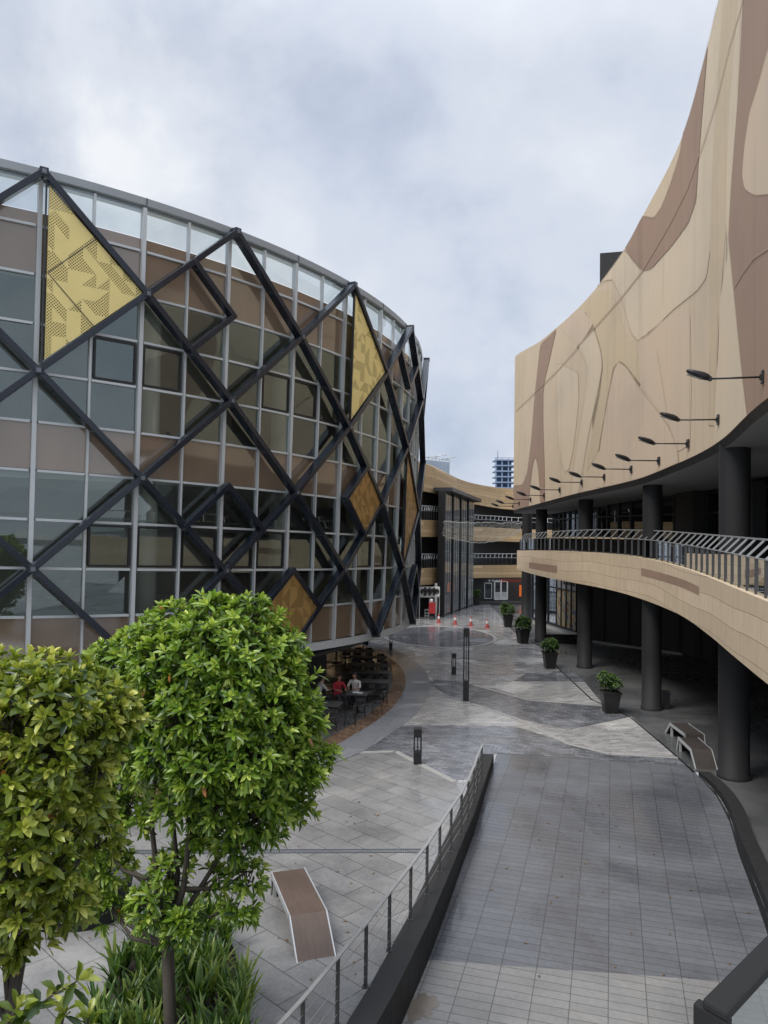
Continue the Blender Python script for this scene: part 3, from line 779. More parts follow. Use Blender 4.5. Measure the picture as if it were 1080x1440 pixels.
YS = [YS0 + .5 * i for i in range(85)]
rows = []
NR = 14
for j in range(NR + 1):
    t = j / NR; row = []
    for y in YS:
        z0, z1 = interp(WL, y) + .22, interp(WT, y); row.append(wall_pt(y, z0 + (z1 - z0) * t))
    # the far corner turns away
    z0, z1 = 8.55, 20.0; z = z0 + (z1 - z0) * t
    for a in range(1, 6):
        an = a / 5 * pi / 2; row.append(V((9.63 + .9 * (1 - cos(an)), 57 + .9 * sin(an), z)))
    row.append(V((24, 58.2, z)))
    rows.append(row)
clad = MB(); clad.grid(rows, 0)
# near end returns to the right
z0, z1 = interp(WL, YS0) + .22, interp(WT, YS0); e = wall_pt(YS0, 0)
clad.quad((24, 14.0, z0), (e.x, e.y, z0), (e.x, e.y, z1), (24, 14.0, z1), 0)
# roof strip behind the parapet
rt = [wall_pt(y, interp(WT, y)) for y in YS]
clad.grid([rt, [p + V((.45, 0, 0)) for p in rt], [p + V((.45, 0, -1.2)) for p in rt], [V((24, p.y, 17.2)) for p in rt]], 0, False)
MATS = [M[k] for k in ('beige', 'pink', 'pale', 'brown', 'olive', 'joint')]
def drape(mb, poly_px, m, layer, to_wall=True, smooth=True):
    pts = []
    P = poly_px
    if smooth:                                   # round the corners a little
        Q = []; n = len(P)
        for i in range(n):
            a, b, c = V(P[i-1]), V(P[i]), V(P[(i+1) % n])
            da, dc = (a - b).length, (c - b).length; k = min(6, da*.3, dc*.3)
            Q += [b + (a - b).normalized() * k if da else b, b*.5 + (b + (a-b).normalized()*k if da else b)*.25 + (b + (c-b).normalized()*k if dc else b)*.25, b + (c - b).normalized() * k if dc else b]
        P = [(q.x, q.y) for q in Q]
    n = len(P)
    for i in range(n):
        a, b = V(P[i]), V(P[(i+1) % n]); st = max(1, int((b - a).length / 12))
        for j in range(st):
            q = a.lerp(b, j / st); pts.append(wall_hit(q.x, q.y))
    bm = bmesh.new()
    vs_ = [bm.verts.new((y, z, 0)) for y, z in pts]
    try: bm.faces.new(vs_)
    except ValueError: bm.free(); return
    bmesh.ops.triangulate(bm, faces=bm.faces[:])
    for c in YS[1:-1]:
        bmesh.ops.bisect_plane(bm, geom=bm.verts[:] + bm.edges[:] + bm.faces[:], plane_co=(c, 0, 0), plane_no=(1, 0, 0))
    polys = [[(v.co.x, v.co.y) for v in f.verts] for f in bm.faces]; bm.free()
    def clip(P, i, up):                      # keep what lies between the two edges of the wall in this strip
        ya, yb = YS[i], YS[i + 1]
        e = (lambda y: interp(WT, y) - .004) if up else (lambda y: interp(WL, y) + .224)
        za, zb = e(ya), e(yb); g = lambda p: (za + (zb - za) * (p[0] - ya) / (yb - ya) - p[1]) * (1 if up else -1)
        R = []
        for a, b in zip(P, P[1:] + P[:1]):
            da, db = g(a), g(b)
            if da >= 0: R.append(a)
            if (da > 0 > db) or (da < 0 < db): t = da / (da - db); R.append((a[0] + (b[0] - a[0]) * t, a[1] + (b[1] - a[1]) * t))
        return R
    base, out, idx = [], [], {}
    for P in polys:
        cy = sum(p[0] for p in P) / len(P)
        if cy >= 57 or cy <= YS0: continue
        i = min(int((cy - YS0) / .5), 83)
        for up in (True, False):
            if len(P) > 2: P = clip(P, i, up)
        if len(P) < 3: continue
        ar = sum(a[0] * b[1] - b[0] * a[1] for a, b in zip(P, P[1:] + P[:1])) / 2
        if abs(ar) < 2e-6: continue
        if ar > 0: P = P[::-1]
        f = []
        for y, z in P:
            k = (round(y, 4), round(z, 4))
            if k not in idx:
                t = min(1, max(0, (y - YS[i]) / .5)); n_ = (wn(YS[i]).lerp(wn(YS[i + 1]), t)).normalized()
                base.append(wall_pt(YS[i], z).lerp(wall_pt(YS[i + 1], z), t) + n_ * (.006 + .005 * layer)); idx[k] = len(base) - 1
            f.append(idx[k])
        f2 = [v for a, v in enumerate(f) if v != f[a - 1]]
        if len(set(f2)) == len(f2) > 2: out.append(f2)
    mb.add(base, out, m, True)
def line(mb, pts_px, w=.035, m=5, layer=6):
    P = []
    for i in range(len(pts_px) - 1):
        a, b = V(pts_px[i]), V(pts_px[i+1]); st = max(1, int((b - a).length / 8))
        for j in range(st): P.append(a.lerp(b, j / st))
    P.append(V(pts_px[-1])); W = []
    for q in P:
        y, z = wall_hit(q.x, q.y); z = min(max(z, interp(WL, y) + .23), interp(WT, y) - .002); W.append((y, z))
    up, dn = [], []
    for i, (y, z) in enumerate(W):
        a, b = V(W[max(i-1, 0)]), V(W[min(i+1, len(W)-1)]); t = (b - a)
        t = t.normalized() if t.length > 1e-6 else V((1, 0)); n_ = V((-t.y, t.x)) * w * .5
        for L_, s in ((up, 1), (dn, -1)):
            yy = min(57, max(YS0, y + n_.x * s)); L_.append(wall_pt(yy, z + n_.y * s, .006 + .005 * layer))
    mb.grid([up, dn], m, True)
a7 = lambda P: [(700 + x / 2.842, y / 2.842) for x, y in P]
a8 = lambda P: [(700 + x / 2.842, 440 + y / 2.842) for x, y in P]
# --- the panels of the upper wall
brownA = a7([(800, -300), (822, 0), (800, 120), (775, 235), (768, 350), (752, 480), (728, 620), (690, 740), (655, 830), (625, 872), (570, 858), (506, 990), (545, 1045), (580, 1083), (615, 1075), (700, 980), (765, 890), (795, 800), (805, 640), (820, 450), (840, 200), (857, 0), (880, -300)])
paleA = a7([(857, 0), (840, 200), (820, 450), (805, 640), (795, 800), (765, 890), (700, 980), (615, 1075), (580, 1083), (506, 990), (400, 1130), (460, 1115), (500, 1200), (535, 1330), (560, 1362), (600, 1340), (700, 1240), (800, 1160), (835, 1110), (850, 1000), (858, 800), (872, 500), (905, 0), (930, -300), (880, -300)])
oliveA = a7([(905, 0), (930, -300), (1010, -300), (965, 0), (930, 400), (918, 700), (915, 900), (935, 1000), (890, 1200), (880, 1421), (878, 1700), (840, 1700), (850, 1400), (850, 1000), (858, 800), (872, 500)])
paleB = a7([(965, 0), (1010, -300), (1030, -300), (982, 0), (962, 400), (935, 750), (925, 950), (945, 1150), (972, 1421), (1004, 1700), (940, 1900), (862, 1900), (872, 1600), (884, 1421), (890, 1200), (925, 1000), (915, 900), (918, 700), (930, 400)])
brownB = a7([(982, 0), (1030, -300), (1500, -300), (1500, 1700), (1090, 1640), (1004, 1690), (972, 1421), (945, 1150), (925, 950), (935, 750), (962, 400)])
pinkC = a7([(1180, -100), (1080, 210), (1050, 320), (1010, 450), (990, 580), (980, 700), (990, 755), (1030, 780), (1100, 775), (1250, 760), (1300, 300)])
brownD = a8([(170, 128), (205, 95), (236, 62), (220, 130), (205, 200), (190, 260), (182, 320), (182, 450), (187, 600), (190, 775), (172, 785), (168, 700), (160, 610), (150, 572), (140, 610), (130, 690), (122, 785), (60, 802), (52, 790), (55, 690), (100, 688), (118, 640), (135, 500), (148, 330)])
pinkE = a8([(485, 193), (465, 230), (440, 350), (415, 500), (400, 640), (395, 700), (560, 690), (700, 640), (725, 600), (720, 540), (690, 460), (640, 390), (570, 300), (515, 215)])
pinkG = a8([(235, 205), (255, 202), (322, 238), (326, 330), (315, 450), (300, 560), (285, 625), (272, 637), (258, 600), (245, 520), (236, 380)])
paleH = a8([(325, 135), (385, 60), (412, 150), (418, 215), (400, 320), (370, 450), (345, 600), (325, 720), (295, 735), (310, 600), (335, 440), (355, 320), (362, 220), (345, 160)])
pinkI = a8([(245, 60), (330, -20), (385, 40), (325, 132)])
oliveI = a8([(340, -20), (405, -90), (460, -85), (490, 0), (520, 120), (560, 105), (600, 75), (575, 290), (515, 212), (490, 190), (462, 215), (430, 380), (400, 560), (352, 640), (380, 470), (408, 330), (422, 215), (412, 140), (385, 50)])
oliveJ = a8([(60, 300), (75, 172), (110, 165), (100, 350), (80, 690), (58, 690)])
pinkK = a8([(560, 110), (700, 0), (770, 0), (775, 300), (770, 520), (720, 560), (690, 460), (620, 350), (570, 290)])
for poly, m, L in ((oliveI, 4, 0), (pinkK, 1, 1), (paleH, 2, 1), (pinkE, 1, 2), (pinkG, 2, 1), (oliveJ, 4, 0), (pinkI, 1, 1), (paleA, 2, 1), (oliveA, 4, 2), (paleB, 2, 3), (brownB, 3, 3), (pinkC, 1, 4), (brownA, 3, 3), (brownD, 3, 2)):
    drape(clad, poly, m, L)
for poly in (brownA, paleA, pinkC, pinkE, pinkG, brownD):
    q = [(round(x, 1), round(y, 1)) for x, y in poly]; line(clad, q + q[:1], .013)
for P in (a8([(320, 140), (352, 195), (360, 240), (345, 340), (310, 560), (290, 725)]), a8([(385, 70), (415, 160), (417, 230), (395, 330), (350, 560), (325, 715)]),
          a8([(770, -100), (770, 300), (768, 540)]), a8([(562, 105), (556, 300)]), a8([(884, 0), (868, 400), (864, 560)]), a8([(238, 205), (240, 560)]), a8([(322, 135), (324, 330)]),
          a7([(980, -100), (962, 400), (935, 750), (925, 950), (945, 1150), (972, 1421), (1004, 1690)]), a7([(905, 0), (872, 500), (858, 800)]), a7([(665, 980), (662, 1220)]), a8([(640, 150), (690, 470)])):
    line(clad, P, .014)
# long dark seam running down the wall below the parapet
seam = a7([(1010, -120), (975, 40), (930, 190), (880, 400), (832, 555), (760, 760), (700, 880), (640, 985), (580, 1085), (500, 1185), (430, 1265), (320, 1387)]) + a8([(325, 135), (240, 232), (170, 300), (75, 392)])
line(clad, seam, .045, 5, 7)
line(clad, a7([(1100, 985), (1030, 1030), (985, 1090), (950, 1150)]), .04, 5, 7)
clad.build('upper_wall', MATS, BB, True)
# dark lip and soffit under the upper wall
mb = MB(); A = [wall_pt(y, interp(WL, y) + .22, .012) for y in YS]; Bq = [wall_pt(y, interp(WL, y), -.10) for y in YS]
mb.grid([A, Bq][::-1], 0, False); mb.build('soffit_edge', M['black'], BB, True)
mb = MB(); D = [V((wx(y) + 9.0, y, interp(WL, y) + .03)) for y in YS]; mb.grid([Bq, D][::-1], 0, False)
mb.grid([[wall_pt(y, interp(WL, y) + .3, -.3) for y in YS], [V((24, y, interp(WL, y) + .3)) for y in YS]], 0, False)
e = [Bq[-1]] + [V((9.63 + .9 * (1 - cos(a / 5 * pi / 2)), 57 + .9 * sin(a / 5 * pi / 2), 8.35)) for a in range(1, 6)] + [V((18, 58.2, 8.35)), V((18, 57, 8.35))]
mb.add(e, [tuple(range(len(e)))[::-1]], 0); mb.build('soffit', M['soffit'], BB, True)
# columns from the plaza to the soffit
for px_, py_, r in ((740, 873, .39), (760, 903.5, .36), (822, 940.5, .38), (916, 1000.5, .375), (1032, 1100, .425)):
    g = G(px_, py_); mb = MB(); top = interp(WL, g.y) + .15; g.y += r
    mb.lathe((g.x * (1 + r / g.y), g.y, 0), [(r + .035, 0), (r + .035, .12), (r, .13), (r, 2), (r, 5), (r, top)], 36); mb.build('column', M['column'], BB, True)
g = V((9.2, 13.0, 0)); mb = MB(); mb.lathe(g, [(.46, 0), (.425, .13), (.425, 9.9)], 36); mb.build('column', M['column'], BB, True)
# balcony of the upper level
FX = [(11.0, 6.2), (13.9, 6.93), (16.8, 7.68), (20, 8.50), (24, 9.40), (27, 9.88), (29.5, 10.16), (32, 10.28), (34.5, 10.20), (38.5, 9.72), (42, 9.33), (46, 9.05), (51.5, 8.94)]
FZ = [(11, 5.78), (17, 5.83), (24, 5.92), (30, 6.02), (36, 6.06), (42, 5.98), (51.5, 5.73)]
FB = [(11, 4.33), (17, 4.33), (24, 4.39), (30, 4.39), (36, 4.44), (42, 4.43), (51.5, 4.45)]
FY = [11 + .5 * i for i in range(82)]
def fx(y): return interp(FX, y)
def fn(y):
    d = (fx(y + .05) - fx(y - .05)) / .1; return V((-1, d, 0)).normalized()
mb = MB(); rows, uvs = [], []
s = [0.0]
for a, b in zip(FY, FY[1:]): s.append(s[-1] + sqrt((b - a)**2 + (fx(b) - fx(a))**2))
for t in (0, .25, .5, .75, 1.0):
    rows.append([V((fx(y), y, interp(FB, y) * (1-t) + interp(FZ, y) * t)) for y in FY]); uvs.append([(q, t * 1.52) for q in s])
mb.grid(rows, 0, True, uvs)
topi = [V((fx(y) + .5, y, interp(FZ, y) - .02)) for y in FY]; mb.grid([rows[-1], topi], 0, False)
e0, e1 = V((fx(51.5), 51.5, 4.45)), V((fx(51.5), 51.5, 5.73)); w = 7
mb.quad(e0, e0 + V((w, .8, 0)), e1 + V((w, .8, 0)), e1, 0, [(0, 0), (w, 0), (w, 1.3), (0, 1.3)])
mb.quad(V((fx(11) + 9, 10.8, 4.33)), rows[0][0], rows[-1][0], V((fx(11) + 9, 10.8, 5.78)), 0)
mb.build('balcony_fascia', M['fascia'], BB, True)
mb = MB()
def frag(y0, y1, z0, z1, d=.006):
    ys = [y0 + (y1 - y0) * i / 12 for i in range(13)]
    R = []
    for t in (0, 1):
        R.append([V((fx(y), y, z0(y) * (1 - t) + z1(y) * t)) + fn(y) * d for y in ys])
    mb.grid(R, 0, False)
fz = lambda u: (lambda y: interp(FB, y) + u * (interp(FZ, y) - interp(FB, y)))
y0, y1 = 21.7, 30.5
frag(y0, y1, lambda y: interp(FB, y) + (.60 + .02 * (y - y0)/9) * 1.5, lambda y: interp(FB, y) + (.76 + .06 * (y - y0) / 9) * 1.5)
mb.build('fascia_inlay', M['brown'], BB, True); mb = MB(); frag(41.5, 47.5, fz(.22), fz(.48)); mb.build('fascia_inlay', M['brown'], BB, True)
mb = MB()
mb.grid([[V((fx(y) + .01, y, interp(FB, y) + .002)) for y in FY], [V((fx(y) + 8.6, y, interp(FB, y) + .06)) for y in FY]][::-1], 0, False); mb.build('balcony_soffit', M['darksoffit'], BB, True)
mb = MB(); mb.grid([[V((fx(y) + .4, y, interp(FZ, y) - .03)) for y in FY], [V((fx(y) + 8.8, y, interp(FZ, y) - .03)) for y in FY]], 0, False); mb.build('balcony_floor', M['walk'], BB, True)
mb = MB(); mb.bar((8.9, 52.2, 5.35), (10.1, 51.3, 5.35), .06, .08); mb.bar((10.08, 51.25, 5.37), (10.08, 51.25, 5.05), .06, .08)
# upper shopfronts
US = [(9, 12.6), (16, 12.8), (24, 13.6), (30, 13.9), (36, 13.6), (44, 12.6), (52, 12.3), (58, 12.6)]
def uxx(y): return interp(US, y)
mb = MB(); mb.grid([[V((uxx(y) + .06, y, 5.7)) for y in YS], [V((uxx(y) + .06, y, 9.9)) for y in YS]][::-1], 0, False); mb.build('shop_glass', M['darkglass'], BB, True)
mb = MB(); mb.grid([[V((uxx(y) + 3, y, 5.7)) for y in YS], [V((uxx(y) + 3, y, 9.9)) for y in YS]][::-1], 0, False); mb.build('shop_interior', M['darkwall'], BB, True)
mb = MB()
for i in range(0, 85, 3):
    y = YS[i]; mb.bar((uxx(y), y, 5.8), (uxx(y), y, 9.4), .09, .12, (0, 1, 0))
for z in (7.9, 8.75):
    for a, b in zip(YS[::2], YS[2::2]): mb.bar((uxx(a), a, z), (uxx(b), b, z), .07, .07)
mb.build('shop_frame', M['alu_dark'], BB, True)
for y, wd in ((21, 1.6), (28.5, 1.2), (34, 2.0)):
    mb = MB(); mb.box((uxx(y) - .25, y, 7.3), (.5, wd, 3.3)); mb.build('wall_pier', M['darkwall'], BB, True)
# ground-floor shopfronts
GS = [(11.4, 58.6), (12.27, 54.3), (12.8, 50.8), (13.5, 49.6), (15.9, 47.3), (17.8, 44), (18.5, 36), (18.5, 10)]
mb = MB()
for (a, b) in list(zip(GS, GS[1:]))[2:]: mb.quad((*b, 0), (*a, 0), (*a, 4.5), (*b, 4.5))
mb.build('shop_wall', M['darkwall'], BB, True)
mb = MB()
for (a, b) in zip(GS[2:], GS[3:]):
    A, B_ = V((*a, 0)), V((*b, 0)); L = (B_ - A).length; k = max(1, int(L / 1.6)); d = (B_ - A) / k; nn = V((d.y, -d.x, 0)).normalized() * -1
    for i in range(k):
        p = A + d * (i + .5); mb.bar(p + V((-.05, -.03, .1)), p + V((-.05, -.03, 4.4)), .08, .08, (0, 1, 0))
mb.build('shop_frame', M['alu_dark'], BB, True)
mb = MB(); p = V((13.35, 49.45, 0)); mb.tube([p, p + V((0, 0, 4.5))], .07, 10); mb.build('drain_pipe', M['alu'], BB, True)
mb = MB(); mb.bar((13.4, 49.2, .06), (17.4, 44.6, .06), .35, .12); mb.build('plinth', M['kerb'], BB, True)
def shopwin(p0, p1, mat, name, split=4, transom=2.6):
    p0, p1 = V((*p0, .45)), V((*p1, .45)); d = p1 - p0; L = d.length; dn = d.normalized(); nn = V((-dn.y, dn.x, 0))
    if nn.x > 0: nn = -nn
    mb = MB(); mb.quad(p1, p0, p0 + V((0, 0, 3.9)), p1 + V((0, 0, 3.9)), 0, [(L, 0), (0, 0), (0, 3.9), (L, 3.9)])
    o = mb.build(name, mat, BB, True); mb = MB()
    for i in range(split + 1):
        q = p0 + d * (i / split) + nn * .04; mb.bar(q, q + V((0, 0, 3.95)), .07, .08, nn)
    for z in (0, transom, 3.95): mb.bar(p0 + nn * .045 + V((0, 0, z)), p1 + nn * .045 + V((0, 0, z)), .09, .08)
    mb.build('window_frame', M['black'], o, True); return p0, d, nn, o
p0, d, nn, wo = shopwin(GS[1], GS[2], M['poster'], 'shop_window')
shopwin(GS[0], GS[1], M['darkglass'], 'shop_window', 3)
mb = MB(); mb.quad((*GS[1], 0), (*GS[0], 0), (*GS[0], .45), (*GS[1], .45)); mb.quad((*GS[2], 0), (*GS[1], 0), (*GS[1], .45), (*GS[2], .45)); mb.build('plinth', M['concrete'], BB, True)
def text_mesh(name, body, size, mat, origin, xdir, parent=None, up=V((0, 0, 1)), depth=.01, label=None):
    cu = bpy.data.curves.new(name, 'FONT'); cu.body = body; cu.size = size; cu.extrude = depth; cu.align_x = 'CENTER'; cu.offset = size * .012
    o = bpy.data.objects.new(name, cu); C.objects.link(o)
    bpy.context.view_layer.update(); dg = bpy.context.evaluated_depsgraph_get()
    me = bpy.data.meshes.new_from_object(o.evaluated_get(dg)); bpy.data.objects.remove(o)
    x = xdir.normalized(); z = x.cross(up).normalized()
    Mx = Matrix(((x.x, up.x, z.x, origin.x), (x.y, up.y, z.y, origin.y), (x.z, up.z, z.z, origin.z), (0, 0, 0, 1)))
    if parent: Mx = root_matrix(parent).inverted() @ Mx
    me.transform(Mx); me.materials.clear(); me.materials.append(mat)
    o = bpy.data.objects.new(name, me); C.objects.link(o)
    if parent: o.parent = parent
    return o
text_mesh('lettering', 'SURPRISE', .52, M['ink'], p0 + d * .62 + nn * .02 + V((0, 0, 2.95)), d, wo)
# small white letters at the edge of the soffit
mb = MB()
for i in range(3): mb.box((11.7 - .05 * i, 54.6 - .45 * i, 4.05), (.06, .22, .42))
mb.build('sign_letter', M['white'], BB, True)
# rooftop plant box
mb = MB(); zt_ = at(841, 356, 41).z; mb.prism([(11.42, 41), (15.0, 40.0), (16.4, 46), (13.4, 47)], 16.5, zt_); mb.build('rooftop_plant_room', M['black'], BB, True)
# railing
rail = MB(); ys = []; y = 11.2
while y < 51.4:
    ys.append(y); sl_ = sqrt(1 + ((fx(y + .1) - fx(y - .1)) / .2)**2); y += .86 / sl_
def rp(y, inn, z): return V((fx(y), y, interp(FZ, y) + z)) - fn(y) * inn
for a, b in zip(ys, ys[1:]): rail.bar(rp(a, .46, 1.08), rp(b, .46, 1.08), .05, .035)
for a, b in zip(ys, ys[1:]): rail.bar(rp(a, .12, .72), rp(b, .12, .72), .035, .025)
M['railsteel'] = simple('satin_rail_steel', (.36, .37, .37), .4, .3, .1, 4); ro = rail.build('balcony_railing', M['railsteel'], BB, True)
for i, y in enumerate(ys):
    mb = MB(); t = V((fn(y).y, -fn(y).x, 0))
    mb.bar(rp(y, .12, .0), rp(y, .12, .73), .025, .05, fn(y), 0)
    mb.bar(rp(y, .115, .715), rp(y, .46, 1.07), .034, .04, fn(y), 1); mb.build('post', [M['steel_post'], M['railsteel']], ro, True)
    if i < len(ys) - 1:
        a, b = y, ys[i + 1]; mb = MB(); f = .06
        mb.quad(rp(a + f*.5, .13, .06), rp(b - f*.5, .13, .06), rp(b - f*.5, .13, .70), rp(a + f*.5, .13, .70)); mb.build('glass_panel', M['railglass'], ro, True)
# lamps on arms along the upper wall
LAMPS = [(1075, 530, 992), (1012, 590, 948), (969, 624, 920), (928, 648, 885), (889, 660, 852), (851, 671, 820), (819, 678.5, 790), (788, 689, 764), (766, 697, 744), (747, 702.5, 727), (731, 708, 713), (722, 712, 706)]
desc = ['nearest and largest wall lamp, on an arm over the brown panel beside the right edge', 'second wall lamp counting from the right edge, over the pale panel strip', 'third wall lamp counting from the right edge, above the second column', 'fourth wall lamp counting from the right edge along the beige wall', 'fifth wall lamp counting from the right edge along the beige wall', 'sixth wall lamp counting from the right edge, over the long pale panel', 'seventh wall lamp counting from the right edge along the beige wall', 'eighth wall lamp counting from the right edge, beside the narrow brown panel', 'fourth wall lamp counting from the far corner of the beige wall', 'third wall lamp counting from the far corner, over the brown patch', 'second wall lamp counting from the far corner of the beige wall', 'wall lamp closest to the far corner of the beige wall, smallest of the row']
def make_lamp():
    t = thing('wall_lamp', desc[0], 'wall lamp', (0, 0, 0), 0, 'floodlights on arms along the beige wall')
    mb = MB(); mb.box((-.02, 0, 0), (.05, .22, .34)); mb.box((-.06, 0, 0), (.06, .12, .14)); mb.build('wall_plate', M['black'], t, bevel=.008)
    mb = MB(); mb.tube([(-.05, 0, 0), (-1.30, 0, 0)], .026, 10); mb.build('arm', M['black'], t)
    mb = MB()
    rows = []
    for u, hw, hh in ((0, .05, .05), (.06, .10, .085), (.2, .125, .10), (.42, .135, .075), (.58, .11, .055), (.64, .03, .02)):
        c = V((-1.30 - u * .93, 0, .02 + u * .36)); rows.append([c + V((.36 * hh * sin(a), hw * cos(a), hh * sin(a))) for a in [2*pi*i/12 for i in range(13)]])
    mb.grid(rows); hd = mb.build('lamp_head', M['black'], t)
    mb = MB(); c = V((-1.30 - .36, 0, .02 + .36 * .36)); d1 = V((-.93, 0, .36)); d2 = V((-.3, 0, -.9)).normalized()
    mb.quad(*[c + d1 * a * .20 + V((0, b * .10, 0)) + d2 * .088 for a, b in ((-1, -1), (1, -1), (1, 1), (-1, 1))]); mb.build('lens', M['alu'], hd)
    mb = MB(); mb.box((-1.30, 0, .0), (.09, .13, .11)); mb.build('bracket', M['black'], t, bevel=.006)
    return t
lamp = make_lamp()
for i, (x, y, xe) in enumerate(LAMPS):
    o = lamp if i == 0 else copy_tree(lamp)
    Y, z = wall_hit(x, y); n = wn(Y); o.location = wall_pt(Y, z, .03); o.rotation_euler.z = math.atan2(n.y, n.x) - pi
    if i > 0: o['label'] = desc[i]
    o.scale = (.86, .86, .86)
# ================================================================== FAR CURVED BUILDING
FB_ = thing('curved_building', 'far curved building with beige planked bands and a tall dark glass stair tower', 'building', (8, 75, 0))
topb = [((560, 640), 58.5), ((595.6, 651), 61.8), ((610, 657), 63.2), ((624, 664), 65), ((645, 673.5), 69.5), ((667, 680), 73.5), ((695, 685), 76), ((720, 687), 77), ((800, 690), 78)]
botb = [(560, 686), (595, 691), (610, 693.5), (624, 698), (645, 705), (667, 709), (695, 714), (720, 716.5), (800, 720)]
def band(name, top, bot, mat, ret=1.0):
    T = [at(*p, Y) for p, Y in top]; Bm = []
    for (p, Y), b in zip(top, bot): q = at(*b, Y); Bm.append(V((T[len(Bm)].x, T[len(Bm)].y, q.z)))
    def dens(P):
        n = len(P); R = []
        for ax in range(3): R.append([(i, P[i][ax]) for i in range(n)])
        return [V([interp(R[ax], t / 5) for ax in range(3)]) for t in range((n - 1) * 5 + 1)]
    T, Bm = dens(T), dens(Bm); s = [0]
    for a, b in zip(T, T[1:]): s.append(s[-1] + (b - a).length)
    mb = MB(); h = lambda i: T[i].z - Bm[i].z
    mb.grid([Bm, T], 0, True, [[(q, 0) for q in s], [(q, h(i)) for i, q in enumerate(s)]])
    k = V((.35, 1, 0)).normalized() * ret
    mb.grid([T, [p + k for p in T]], 0, False); o = mb.build(name, mat, FB_, True)
    mb = MB(); k2 = V((.35, 1, 0)).normalized() * 5
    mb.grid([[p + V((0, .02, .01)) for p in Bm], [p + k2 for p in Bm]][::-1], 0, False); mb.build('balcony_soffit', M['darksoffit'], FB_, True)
    return T, Bm
T1, B1 = band('roof_band', topb, botb, M['farfascia'])
Lx = [(560, 58.5), (592, 61.3), (606, 62.6), (623, 64.8), (632, 66.5)]
Rx = [(655, 71.5), (667, 73.5), (695, 76), (728, 77), (800, 78)]
T2, _ = band('balcony_band', [((560, 728), 58.5), ((592, 731), 61.3), ((606, 731.5), 62.6), ((623, 732.5), 64.8), ((632, 734), 66.5)], [(560, 754), (592, 755), (606, 755), (623, 755), (632, 755)], M['farfascia'])
T3, _ = band('balcony_band', [((560, 800), 58.5), ((592, 799.5), 61.3), ((606, 799), 62.6), ((623, 799), 64.8), ((632, 798), 66.5)], [(560, 825), (592, 823), (606, 822), (623, 820.5), (632, 819)], M['farfascia'])
band('roof_band', [((-420, 620), 51), ((100, 632), 54.5), ((559.5, 640), 58.4)], [(-420, 672), (100, 679), (559.5, 686)], M['farfascia'])
band('balcony_band', [((-420, 715), 51), ((100, 722), 54.5), ((559.5, 728), 58.4)], [(-420, 742), (100, 747), (559.5, 754)], M['farfascia'])
band('balcony_band', [((-420, 790), 51), ((100, 795), 54.5), ((559.5, 800), 58.4)], [(-420, 820), (100, 822), (559.5, 825)], M['farfascia'])
T4, _ = band('balcony_band', [((655, 740), 71.5), ((667, 741), 73.5), ((695, 742), 76), ((728, 744), 77), ((800, 746), 78)], [(655, 761), (667, 761), (695, 761), (728, 762), (800, 764)], M['farfascia'])
T5, _ = band('balcony_band', [((655, 795.5), 71.5), ((667, 795.5), 73.5), ((695, 795), 76), ((728, 795), 77), ((800, 795), 78)], [(655, 813.5), (667, 813), (695, 812.5), (728, 812), (800, 812)], M['farfascia'])
for T in (T2, T3, T4, T5):
    mb = MB(); k = V((.35, 1, 0)).normalized() * .15
    for a, b in zip(T, T[1:]): mb.bar(a + k + V((0, 0, 1.15)), b + k + V((0, 0, 1.15)), .05, .05); mb.bar(a + k + V((0, 0, .75)), b + k + V((0, 0, .75)), .03, .03)
    L = 0
    for a, b in zip(T, T[1:]):
        n = max(1, int((b - a).length / .75))
        for i in range(n):
            p = a.lerp(b, i / n) + k; mb.bar(p, p + V((0, 0, .8)), .04, .04, (0, 1, 0), 1); mb.bar(p + V((0, 0, .78)), p + k * 1.6 + V((0, 0, 1.15)), .05, .05, (1, 0, 0))
    mb.build('balcony_railing', [M['alu'], M['steel_post']], FB_, True)
# dark recesses
mb = MB(); k = V((.35, 1, 0)).normalized() * 3.2
for T, z0, z1 in ((T1, 0, 11.5), ([V((p.x, p.y, T1[0].z)) for p in (at(-420, 700, 51), at(100, 700, 54.5), at(559.5, 700, 58.4))], 0, 11)):
    mb.grid([[V((p.x, p.y, z0)) + k for p in T], [V((p.x, p.y, p.z - .8)) + k for p in T]], 0, False)
mb.build('recess_wall', M['darkwall'], FB_, True)
